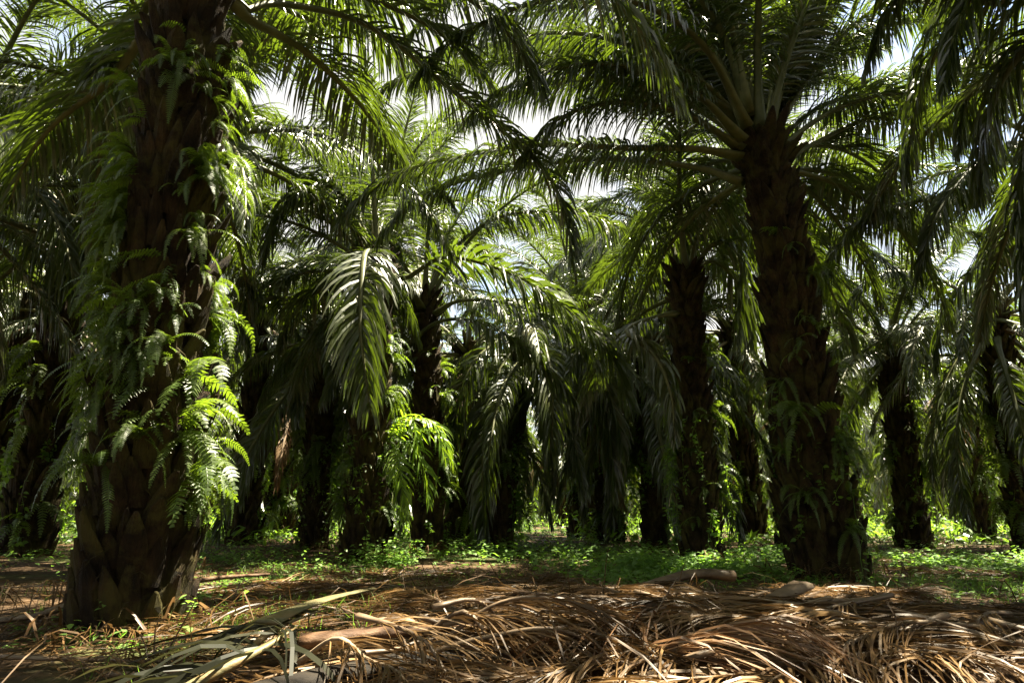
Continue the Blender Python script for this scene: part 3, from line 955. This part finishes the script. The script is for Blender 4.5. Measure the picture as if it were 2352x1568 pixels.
fw = MB()
rng = random.Random(99)
for i in range(36000):
    band = i % 4
    x = rng.uniform(-100, 100)
    P = V((x, (rng.uniform(98, 112), rng.uniform(98, 112), rng.uniform(74, 82), rng.uniform(56, 62))[band], 0.2 + (8.3, 8.3, 4.5, 3.2)[band] * rng.random() ** 1.4))
    D = V((rng.uniform(-.8, .8), rng.uniform(-.8, .8), -1)).normalized()
    W = V((rng.uniform(-1, 1), rng.uniform(-1, 1), 0.2)).normalized()
    L = rng.uniform(0.8, 2.0)
    fw.strip([P, P + D * L * .5, P + D * L], [0.4, 0.35], [W, W])
um = MB()
for i in range(34000):
    y = 20 + 76 * rng.random() ** 1.1
    x = rng.uniform(-0.85, 0.85) * y
    if abs(x - 0.055 * y) < 0.8 and y < 40:
        continue
    q_ = (math.sin(x * 0.7) + math.sin(y * 0.55 + x * 0.3)) * 0.5
    hmax = (0.4 + 1.3 * max(0, q_)) * min(1.5, y / 40)
    P = V((x, y, rng.uniform(0.05, hmax)))
    D = V((rng.uniform(-1, 1), rng.uniform(-1, 1), rng.uniform(-.6, .8))).normalized()
    W = V((rng.uniform(-1, 1), rng.uniform(-1, 1), 0.2)).normalized()
    L = rng.uniform(0.15, 0.5)
    um.strip([P, P + D * L * .5, P + D * L - Z * L * .2], [0.10, 0.08], [W, W])
tag(link('undergrowth', um.mesh('undergrowth', [M_VINE])), 'knee-high green undergrowth among the trunks of the back rows', 'undergrowth', None, 'stuff')
tag(link('distant_palm_wood', fw.mesh('distant_palm_wood', [M_LEAF])), 'far wood of palms closing off the rows as one dim green mass', 'wood', None, 'stuff')

# unseen palms beside and behind the viewer, added to shade the front
for i, (x, y) in enumerate([(-9.0, 2.0), (6.3, 1.6), (-0.8, -3.2), (16.5, 4.5), (-16, 7.5), (20.5, 12.5), (4.5, -9), (-6.5, -6), (-14.5, -2), (3.8, 0.2), (-4.4, -0.6), (12.5, 0.5), (0.5, -8)]):
    rng = random.Random(800 + i)
    root = thing('oil_palm', (x, y, -0.03), 'unseen oil palm added beside the viewer to shade the front', 'palm tree', 'unseen oil palms added for shade')
    link('trunk', TRUNK_GEN[i % 4], root)
    add_generic_fronds(root, 6.2, (0, 0), rng, 36, 0, 0.95, (lambda a, e: (math.sin(a) > -0.2 and e > 0.5) or (math.sin(a) > 0.35 and e > 0.2)) if y < 3 else None, False, 1.05)

# ------------------------------------------------------------------ ferns on the trunks
def trunk_point(palm, a, z):
    root, r, h, bend = palm
    t = max(0, z / h)
    return root.location + V((bend[0] * t ** 1.3, bend[1] * t ** 1.3, z)) + V((math.cos(a), math.sin(a), 0)) * (r * (1 - 0.2 * t) + 0.08)


def put_fern(me, p_, a, rng, label, group, s=1.0, name='fern'):
    o = link(name, me)
    o.location = p_
    o.rotation_euler = (rng.uniform(-.2, .2), rng.uniform(-.25, .2), a)
    o.scale = (s, s, s)
    tag(o, label, 'fern', group)
    return o


rng = random.Random(77)
P1 = PALMS[0]
# sector angles: 0 = right, -90 deg = towards the viewer, 180 = left
for i in range(34):     # sunny side
    z = rng.uniform(0.9, 5.6)
    a = R(rng.uniform(-35, 45))
    me = rng.choice(FERN_BIG if z > 3 else FERN_BIG + FERN_COARSE)
    put_fern(me, trunk_point(P1, a, z), a, rng, 'sunlit yellow-green fern on the bright side of the thick near trunk', 'sunlit ferns on the thick trunk', rng.uniform(0.32, 0.85))
for i in range(30):     # shaded side and edge
    z = rng.uniform(1.5, 4.9)
    a = R(rng.uniform(165, 235))
    put_fern(rng.choice(FERN_BIG), trunk_point(P1, a, z), a, rng, 'dark green fern on the shaded far side of the thick near trunk', 'shaded ferns on the thick trunk', rng.uniform(0.38, 0.78))
for i in range(26):     # face
    z = rng.uniform(1.6, 5.4)
    a = R(rng.uniform(-125, -45))
    put_fern(rng.choice(FERN_SMALL), trunk_point(P1, a, z), a, rng, 'small fern on the dim face of the thick near trunk', 'small ferns on the thick trunk', rng.uniform(0.8, 1.3))
for (px, py, a) in [(240, 790, -115), (330, 800, -95), (190, 850, -140), (400, 1000, -70), (440, 110, -75), (350, 690, -95), (480, 140, -60), (450, 780, -55), (300, 1060, -110)]:
    z = at(px, py, 5.55).z
    put_fern(rng.choice(FERN_BIG), trunk_point(P1, R(a), z), R(a), rng, 'medium fern drooping over the dim face of the thick near trunk', 'drooping ferns on the thick trunk', rng.uniform(0.55, 0.8))
for (px, py, a) in [(470, 850, -20), (450, 980, -15), (440, 1080, -10)]:
    z = at(px, py, 5.9).z
    put_fern(rng.choice(FERN_BROAD), trunk_point(P1, R(a), z), R(a), rng, 'broad-leafed fern glowing in the sun low on the thick near trunk', 'broad ferns on the thick trunk', 0.9)

names = {1: ('the tall broad-based palm', 16, 8), 2: ('the palm with the drooping frond', 18, 8), 3: ('the palm with the red-brown crown', 16, 6), 4: ('the slim ragged palm', 10, 8), 5: ('the palm with lime ferns', 20, 10)}
for k, (nm, nf, ns) in names.items():
    pm = PALMS[k]
    for i in range(nf):
        z = rng.uniform(0.6, pm[2] * 0.75)
        a = R(rng.uniform(-40, 40)) if i % 3 else R(rng.uniform(150, 210))
        if k == 1:
            a = R(rng.choice((rng.uniform(-70, 30), rng.uniform(-70, 30), rng.uniform(190, 240))))
        put_fern(rng.choice(FERN_COARSE if k != 1 else FERN_BIG), trunk_point(pm, a, z), a, rng, 'green fern growing from the trunk of ' + nm, 'ferns on ' + nm, rng.uniform(0.55, 0.95))
    for i in range(ns):
        z = rng.uniform(0.8, pm[2] * 0.8)
        a = R(rng.uniform(-130, -50))
        put_fern(rng.choice(FERN_SMALL), trunk_point(pm, a, z), a, rng, 'little fern on the front bark of ' + nm, 'little ferns on the front of ' + nm, rng.uniform(0.8, 1.2))
z = at(1805, 985, 10).z
put_fern(FERN_BROAD[0], trunk_point(PALMS[1], R(-120), z + .2), R(-120), rng, 'broad-leafed fern hanging at mid height on the tall broad-based palm', None, 1.1)
# creepers: one thing for each trunk they climb
VINES = [vine_mesh(300 + k, 3.6, 0.34, 420) for k in range(4)]
VINES_BACK = [vine_mesh(320 + k, 3.6, 0.34, 520, size=0.085, ferns=17) for k in range(4)]
vt = 0
for k, pm in enumerate(PALMS):
    loc = pm[0].location
    if k in (0, 6, 7, 8) or loc.y > 42 or abs(loc.x) > loc.y * 0.8 + 1:
        continue
    o = link('climbing_vine', (VINES if k in names else VINES_BACK)[vt % 4])
    vt += 1
    o.location = loc
    o.rotation_euler = (0, 0, rng.uniform(0, 6))
    if k in names:
        o.scale = (1, 1, 0.8)
        tag(o, 'small-leafed creeper climbing the trunk of ' + names[k][0], 'creeper', 'creepers on the trunks')
    else:
        s = rng.uniform(0.85, 1.1)
        o.scale = (s * 1.05, s * 1.05, s)
        tag(o, 'creeper tangled with ferns covering a trunk in the shady rows behind', 'creeper', 'creepers in the rows behind')

# young light green palm growing from the side of palm 2
q = at(905, 1000, 13.7)
yp = thing('young_palm', q, 'young light green palm sprouting beside the trunk with the drooping frond', 'young palm')
for i, spec in enumerate([[(900, 1010, 13.7), (950, 985, 13.5), (1000, 995, 13.3), (1025, 1060, 13.2)],
                          [(900, 1010, 13.6), (945, 1020, 13.3), (975, 1080, 13.1), (985, 1160, 13.0)],
                          [(900, 1000, 13.7), (960, 960, 13.6), (1010, 985, 13.5), (1040, 1070, 13.5)],
                          [(900, 1020, 13.6), (915, 1060, 13.2), (925, 1130, 13.1), (930, 1200, 13.1)],
                          [(895, 1000, 13.6), (920, 960, 13.5), (950, 970, 13.3), (960, 1040, 13.2)]]):
    r_ = random.Random(1200 + i)
    path, L = catmull([at(*s_) - q for s_ in spec], 14)
    lm, sm = make_frond(path, L, r_, spacing=0.06, leaf_len=0.5, leaf_w=0.04, droop=0.3, start=0.1, thick=0.25)
    o = link('frond', lm.mesh('frond', [M_YOUNG]), yp)
    link('stalk', sm.mesh('stalk', [M_YOUNG], True), o)


# ------------------------------------------------------------------ dry fronds in front
def lay(x, y, dz=0.03):
    return V((x, y, ground_z(x, y) + dz))


def dry_frond(pts, seed, spacing=0.026, leaf_len=0.85, leaf_w=0.0135, lift=0.07, start=0.12, thick=0.42, back=0.0, fwd=0.8, side=None, lean=None):
    """a cut frond lying on the floor: leaflets rise a little, then settle on what is below"""
    r_ = random.Random(seed)
    path, L = catmull(pts, 20)
    T, S, N = frames(path)
    lm, sm = MB(), MB()
    rx = [(0.055 * (1 - i / 20) + 0.006) * thick + (0.012 * thick if i < 2 else 0) for i in range(21)]
    sm.tube(path, S, N, rx, [a * 0.6 for a in rx], 6)
    s = start * L
    while s < L * 0.99:
        t = s / L
        f = t * 20
        i = min(19, int(f))
        P = path[i].lerp(path[i + 1], f - i)
        prof = min(1, 0.5 + t * 3) * (1 - 0.6 * max(0, (t - 0.5) / 0.5) ** 1.5)
        for sgn in (-1, 1):
            if side and sgn != side and r_.random() < 0.7:
                continue
            if r_.random() < 0.08:
                continue
            l_ = leaf_len * prof * r_.uniform(0.6, 1.15)
            D = S[i] * sgn * r_.uniform(0.30, 0.75) + T[i] * fwd * r_.uniform(0.7, 1.3)
            if lean:
                D = D + lean * r_.uniform(0.5, 1.2)
            D = V((D.x, D.y, 0)).normalized()
            lf = lift * r_.uniform(0.1, 1.6)
            e = P + D * l_
            e.z = ground_z(e.x, e.y) + r_.uniform(0.0, 0.12)
            mid = P.lerp(e, 0.5)
            mid.z = max(P.z, e.z) + lf
            bow = D.cross(Z) * (r_.uniform(-.06, .06) - sgn * 0.10) * l_
            segs = 5
            wv = r_.uniform(0.45, 1.25)
            pts_, wid, wd = [], [], []
            W0 = (T[i] - D * T[i].dot(D))
            W0 = W0.normalized() if W0.length > 0.05 else D.cross(Z)
            W0 = Matrix.Rotation(r_.uniform(-.9, .9), 3, D) @ W0
            for j in range(segs + 1):
                u = j / segs
                pts_.append(P * (1 - u) ** 2 + (mid + bow) * (2 * u * (1 - u)) + e * u * u)
                if j < segs:
                    wid.append(leaf_w * wv * r_.uniform(0.8, 1.15) * (0.6 if j == 0 else 1.0 - 0.5 * u))
                    wd.append(W0.normalized())
            lm.strip(pts_, wid, wd)
        s += spacing * r_.uniform(0.7, 1.3)
    return lm, sm


def put_dry(pts, seed, label, group, mats=(M_DRY, M_DRYSTALK), **kw):
    lm, sm = dry_frond(pts, seed, **kw)
    o = thing('dry_frond', pts[0], label, 'dry frond', group)
    inv = Matrix.Translation(-V(pts[0]))
    for mb in (lm, sm):
        mb.v = [inv @ a for a in mb.v]
    link('leaflets', lm.mesh('leaflets', [mats[0]]), o)
    link('stalk', sm.mesh('stalk', [mats[1]], True), o)
    return o


def spread_fronds(n, x0, x1, y0, y1, label, group, seed, ang=(0, 360), ln=(1.6, 3.2), mats=(M_DRY, M_DRYSTALK), dz=0.06, **kw):
    r_ = random.Random(seed)
    for i in range(n):
        x, y = r_.uniform(x0, x1), r_.uniform(y0, y1)
        a = R(r_.uniform(*ang))
        L = r_.uniform(*ln)
        pts, da = [], r_.uniform(-.25, .25)
        for k in range(5):
            pts.append(lay(x, y, dz * r_.uniform(0.6, 2.0)))
            x += math.cos(a) * L / 4
            y += math.sin(a) * L / 4
            a += da
        put_dry(pts, seed * 100 + i, label, group, mats, **kw)


g_heap = 'dry fronds heaped across the front'
spread_fronds(16, -1.2, 3.0, 5.2, 7.6, 'dry brown frond on the heap in the middle', g_heap, 21, (-60, 60), dz=0.08)
spread_fronds(9, -1.0, 3.0, 5.0, 7.0, 'dry brown frond on the heap in the middle', g_heap, 22, (120, 240), dz=0.10)
spread_fronds(16, 0.4, 3.6, 3.6, 5.0, 'dry brown frond lying nearest along the lower edge', 'dry fronds along the lower edge', 23, (130, 230), dz=0.12, leaf_w=0.016)
spread_fronds(10, 0.6, 3.8, 3.4, 4.6, 'dry brown frond lying nearest along the lower edge', 'dry fronds along the lower edge', 24, (-50, 40), dz=0.12, leaf_w=0.016)
spread_fronds(10, 2.4, 5.0, 4.6, 5.8, 'dry pale frond lying on the ground beside the tall broad-based palm', 'dry fronds beside the broad-based palm', 25, (150, 215), dz=0.08)
spread_fronds(9, -4.6, -3.2, 6.2, 8.6, 'dry frond lying behind the foot of the thick fern-covered trunk', 'dry fronds behind the thick trunk', 26, (-30, 40), dz=0.05)
spread_fronds(7, -3.6, -1.2, 4.3, 5.4, 'thin dry frond lying before the foot of the thick fern-covered trunk', 'dry fronds before the thick trunk', 27, (-30, 50), dz=0.04)
spread_fronds(10, -2.4, 0.5, 7.0, 10.0, 'dry frond lying on the sunny floor beyond the heap', 'dry fronds beyond the heap', 28, (-40, 220), dz=0.03)
spread_fronds(4, 0.6, 1.8, 9.5, 11.0, 'pale dry frond lying far back on the weeds', 'pale dry fronds on the weeds', 29, (160, 230), dz=0.05, ln=(1.2, 2))
spread_fronds(6, 6.5, 9.5, 10.0, 14.0, 'dry frond lying on the weedy floor behind the broad-based palm', 'dry fronds behind the broad-based palm', 30, (150, 230), dz=0.05)

# sunlit rusty frond curving over in front
put_dry([at(1400, 1535, 3.75), at(1480, 1505, 3.8), at(1560, 1488, 3.85), at(1640, 1470, 3.95), at(1730, 1455, 4.1)], 3001, 'rust-brown dry frond whose long leaflets bow over in the sunlight', None,
        (M_RUST, M_DRYSTALK), spacing=0.011, leaf_len=1.0, leaf_w=0.017, lift=0.22, side=1, lean=V((1.1, -0.7, 0)), fwd=0.5)
put_dry([at(1290, 1500, 4.0), at(1400, 1450, 4.2), at(1520, 1425, 4.4), at(1620, 1430, 4.5)], 3002, 'brown dry frond with leaflets combed backwards across the heap', None,
        (M_RUST, M_DRYSTALK), spacing=0.014, leaf_len=0.9, leaf_w=0.016, lift=0.16, side=1, lean=V((-0.9, -0.3, 0)), fwd=0.2)
put_dry([at(2352, 1480, 4.1), at(2200, 1455, 4.6), at(2050, 1440, 5.0), at(1880, 1430, 5.2)], 3003, 'grey-brown dry frond with neat short leaflets at the lower edge', None,
        (M_DRY, M_DRYSTALK), spacing=0.018, leaf_len=0.7, leaf_w=0.016, lift=0.10)
# comb-like dry frond left of the thick trunk
put_dry([at(-120, 1385, 6.6), at(0, 1352, 6.6), at(80, 1345, 6.6), at(165, 1342, 6.6)], 3004, 'dry frond like a comb with curled leaflets beside the thick trunk', None,
        (M_DRY, M_DRYSTALK), spacing=0.05, leaf_len=0.42, leaf_w=0.024, lift=0.12, fwd=0.3)
# wilting grey-green frond low in the corner
put_dry([at(380, 1600, 3.55), at(520, 1530, 3.7), at(600, 1490, 3.85), at(680, 1440, 4.1)], 3005, 'wilting olive frond with broad grey-green leaflets in the near corner', None,
        (M_WILT, M_OLIVESTALK), spacing=0.032, leaf_len=1.0, leaf_w=0.034, lift=0.16, thick=1.1, lean=V((-0.9, 0.0, 0)), fwd=0.1, start=0.02, side=1)
put_dry([at(560, 1500, 4.2), at(640, 1440, 4.5), at(740, 1400, 4.8)], 3006, 'second wilting frond with grey-green leaflets behind the olive stalk', None,
        (M_WILT, M_OLIVESTALK), spacing=0.034, leaf_len=0.9, leaf_w=0.032, lift=0.06, thick=0.6, lean=V((-0.9, 0.2, 0)), fwd=0.1, start=0.15, side=1)


def frond_butt(specs, widths, thick, label, mat, seed, group=None, name='frond_butt'):
    """thick cut stalk: a shallow trough that narrows, cut square at its wide end"""
    r_ = random.Random(seed)
    path, L = catmull([V(s_) for s_ in specs], 16)
    T, S, N = frames(path)
    mb = MB()
    ring = 12
    for i in range(17):
        t = i / 16
        w = widths[0] + (widths[1] - widths[0]) * t ** 0.7
        w *= 1 + 0.05 * math.sin(9 * t + seed)
        th = thick * (1 - 0.55 * t)
        for j in range(ring):
            a = 2 * math.pi * j / ring
            x_, z_ = math.cos(a) * w, math.sin(a) * th
            if z_ < 0:
                z_ *= 0.7
            z_ -= 0.25 * th * (1 - abs(math.cos(a))) * (1 if z_ > 0 else 0)
            mb.v.append(path[i] + S[i] * x_ + N[i] * z_ + V((r_.uniform(-1, 1), r_.uniform(-1, 1), r_.uniform(-1, 1))) * 0.003)
    for i in range(16):
        for j in range(ring):
            q0 = i * ring
            mb.f.append((q0 + j, q0 + (j + 1) % ring, q0 + ring + (j + 1) % ring, q0 + ring + j)); mb.m.append(0)
    mb.f.append(tuple(range(ring))[::-1]); mb.m.append(0)
    mb.f.append(tuple(range(16 * ring, 17 * ring))); mb.m.append(0)
    org = V(specs[0])
    mb.v = [a - org for a in mb.v]
    o = link(name, mb.mesh(name, [mat], True))
    o.location = org
    return tag(o, label, 'cut stalk', group)


spread_fronds(9, -1.3, 0.2, 3.75, 4.3, 'dry brown frond lying nearest along the lower edge', 'dry fronds along the lower edge', 33, (-40, 40), dz=0.22, ln=(0.9, 1.6))
frond_butt([at(520, 1630, 3.35), at(760, 1562, 3.7), at(940, 1522, 3.95), at(1090, 1500, 4.2)], (0.13, 0.10), 0.10, 'thick dark weathered stalk lying under the heap', M_DARKBUTT, 1)
frond_butt([at(690, 1475, 4.0), at(800, 1462, 4.05), at(920, 1450, 4.15), at(1100, 1435, 4.5)], (0.075, 0.04), 0.055, 'brown stalk with a spot of sun lying on the dark thick stalk', M_BROWNBUTT, 2)
frond_butt([at(610, 1430, 4.5), at(690, 1395, 4.8), at(760, 1372, 5.2), at(860, 1350, 5.8)], (0.10, 0.03), 0.02, 'flat pale green-grey stalk lying slantwise on the heap', M_OLIVESTALK, 3)
frond_butt([at(1840, 1345, 6.6), at(1790, 1370, 6.3), at(1730, 1395, 6.0), at(1660, 1410, 5.7)], (0.13, 0.04), 0.06, 'pale cut stalk with its broad end sunlit before the broad-based palm', M_DRYSTALK, 4)
frond_butt([at(1680, 1322, 8.6), at(1600, 1318, 8.5), at(1520, 1335, 8.2), at(1420, 1365, 7.8)], (0.14, 0.06), 0.09, 'long grey-brown stalk with a dark hollow end among the weeds', M_DRYSTALK, 5)
frond_butt([at(150, 1392, 6.1), at(90, 1412, 5.9), at(0, 1425, 5.8), at(-100, 1440, 5.7)], (0.08, 0.05), 0.04, 'pale straight stalk lying beside the foot of the thick trunk', M_DRYSTALK, 6)
frond_butt([at(2360, 1490, 4.0), at(2310, 1530, 3.85), at(2240, 1590, 3.6)], (0.035, 0.03), 0.025, 'pale slender stalk slanting across the lower corner', M_DRYSTALK, 7)
frond_butt([at(440, 1335, 8.0), at(520, 1325, 8.2), at(620, 1318, 8.4)], (0.07, 0.03), 0.04, 'sunlit pink-brown stalk lying just behind the thick trunk', M_BROWNBUTT, 8)

# ------------------------------------------------------------------ litter and weeds
rng = random.Random(5)
lm = MB()


def litter(n, x0, x1, y0, y1, ln=(0.2, 0.8), w=0.011, hz=0.06):
    for i in range(n):
        x, y = rng.uniform(x0, x1), rng.uniform(y0, y1)
        a = rng.uniform(0, 6.28)
        l_ = rng.uniform(*ln)
        D = V((math.cos(a), math.sin(a), 0))
        c = D.cross(Z) * rng.uniform(-.15, .15) * l_
        pts, wid, wd = [], [], []
        lf = rng.random() ** 2 * hz
        tilt = rng.uniform(-.5, .5)
        b0 = rng.uniform(0.0, hz * 0.6)
        for j in range(5):
            u = j / 4
            q_ = V((x, y, 0)) + D * (l_ * u) + c * (4 * u * (1 - u))
            q_.z = ground_z(q_.x, q_.y) + 0.008 + b0 + lf * 4 * u * (1 - u) + tilt * 0.08 * u * (hz > 0.05)
            pts.append(q_)
            if j < 4:
                wid.append(w * rng.uniform(0.6, 1.2))
                wd.append((D.cross(Z) + Z * rng.uniform(-.6, .6)).normalized())
        lm.strip(pts, wid, wd)


litter(2600, -4.5, 4.5, 3.2, 7.5, hz=0.10)
litter(2500, -7, 9, 6.5, 13)
litter(2200, -13, 15, 11, 24, (0.2, 0.9), 0.018)
litter(260, -2.6, 3.8, 3.4, 7.6, (0.4, 1.1), 0.010, 0.26)
for pm in PALMS:                      # debris caught round the feet of the trunks
    c_ = pm[0].location
    if c_.y < 26 and abs(c_.x) < c_.y * 0.85 + 1:
        for k in range(70):
            a, r_ = rng.uniform(0, 6.28), pm[1] + rng.uniform(0.05, 0.7)
            px_, py_ = c_.x + math.cos(a) * r_, c_.y + math.sin(a) * r_
            litter(1, px_, px_, py_, py_, (0.15, 0.6), 0.022, 0.22)
for i in range(45):
    x, y = rng.uniform(-2.2, 3.0), rng.uniform(3.6, 8.5)
    P = V((x, y, ground_z(x, y)))
    D = V((rng.uniform(-1, 1), rng.uniform(-.5, .5), rng.uniform(0.25, 1.1))).normalized()
    L = rng.uniform(0.25, 0.7)
    k = V((rng.uniform(-.2, .2), rng.uniform(-.2, .2), -.1)) * L
    W = D.cross(V((0, 1, 0))).normalized()
    lm.strip([P, P + D * L * .35, P + D * L * .7 + k * .4, P + D * L + k], [0.010, 0.009, 0.007], [W, W, W])
tag(link('leaf_litter', lm.mesh('leaf_litter', [M_DRY])), 'loose dry brown leaflets strewn over the plantation floor', 'leaf litter', None, 'stuff')

wm = MB()


def weeds(cx, cy, sx, sy, n, size=0.05, hh=0.25):
    for i in range(n):
        x, y = rng.gauss(cx, sx), rng.gauss(cy, sy)
        z0 = ground_z(x, y)
        h = hh * rng.uniform(0.15, 1.0)
        top = V((x, y, z0 + h))
        for k in range(rng.randint(4, 7)):
            a = rng.uniform(0, 6.28)
            D = V((math.cos(a), math.sin(a), rng.uniform(-.35, .3))).normalized()
            W = D.cross(Z).normalized() + Z * rng.uniform(-.3, .3)
            s_ = size * rng.uniform(0.5, 1.35)
            P = top - Z * (h * 0.7 * rng.random()) + D * 0.02
            wm.strip([P, P + D * s_ * 0.4, P + D * s_ * 0.9 - Z * s_ * .1, P + D * s_ * 1.35 - Z * s_ * .3], [s_ * 0.3, s_ * 0.85, s_ * 0.55], [W, W, W])


def weeds_at(px, Y, sx, sy, n, size=0.05, hh=0.25):
    g = ground_at(px, Y)
    weeds(g.x, Y, sx, sy, n, size, hh)


weeds_at(1540, 12.0, 0.9, 0.9, 700, 0.07, 0.35)
weeds_at(1660, 11.0, 0.9, 0.6, 400, 0.06, 0.25)
weeds_at(1740, 13.5, 0.7, 0.9, 360, 0.07, 0.35)
weeds_at(1440, 10.0, 0.6, 0.5, 200, 0.06, 0.2)
weeds_at(1350, 15, 1.4, 2.0, 350, 0.07, 0.3)
weeds_at(2200, 13.0, 1.2, 0.7, 450, 0.07, 0.3)
weeds_at(2330, 11.5, 0.9, 0.8, 260, 0.07, 0.25)
weeds_at(1060, 17.0, 1.2, 1.2, 300, 0.07, 0.45)
weeds_at(900, 13.2, 0.4, 0.6, 180, 0.06, 0.5)
weeds_at(560, 14.5, 0.8, 1.0, 160, 0.06, 0.35)
weeds_at(700, 12.0, 1.2, 1.5, 300, 0.05, 0.15)
weeds_at(620, 9.5, 0.8, 0.8, 260, 0.035, 0.10)
weeds_at(900, 10.0, 1.0, 0.9, 200, 0.035, 0.10)
weeds_at(2250, 9.5, 1.2, 0.9, 260, 0.04, 0.14)
weeds_at(470, 7.8, 0.4, 0.7, 160, 0.04, 0.14)
weeds_at(220, 5.6, 0.5, 0.3, 40, 0.05, 0.15)
weeds_at(2080, 9.0, 0.9, 0.8, 120, 0.05, 0.12)
weeds_at(1960, 15.0, 1.2, 1.5, 250, 0.06, 0.3)
weeds_at(60, 15.0, 2.0, 2.0, 260, 0.06, 0.3)
for i in range(60):
    weeds(rng.uniform(-20, 22), rng.uniform(15, 40), 1.3, 1.3, 40, 0.09, 0.4)
for pm in PALMS:
    c_ = pm[0].location
    if c_.y < 30 and abs(c_.x) < c_.y * 0.85 + 1:
        weeds(c_.x, c_.y, 0.65, 0.65, 45, rng.uniform(0.035, 0.08), 0.35)
for i in range(900):                 # thin grass blades in the sunnier strips
    x, y = rng.choice(((rng.gauss(-3.2, 1.6), rng.gauss(9.5, 1.5)), (rng.gauss(7, 1.6), rng.gauss(9.6, 1.2)), (rng.gauss(2.2, 1.6), rng.gauss(11.5, 1.5)), (rng.gauss(-1.8, 0.5), rng.gauss(6.3, 0.7))))
    z0 = ground_z(x, y)
    for k in range(5):
        D = V((rng.uniform(-.5, .5), rng.uniform(-.5, .5), 1)).normalized()
        L = rng.uniform(0.06, 0.24)
        P = V((x + rng.uniform(-.05, .05), y + rng.uniform(-.05, .05), z0))
        W = V((rng.uniform(-1, 1), rng.uniform(-1, 1), 0)).normalized()
        wm.strip([P, P + D * L * .6, P + D * L + V((D.x, D.y, -.2)) * L * .4], [0.008, 0.006], [W, W])
tag(link('ground_weeds', wm.mesh('ground_weeds', [M_WEED])), 'low green broadleaf weeds in patches between the palms', 'weeds', None, 'stuff')
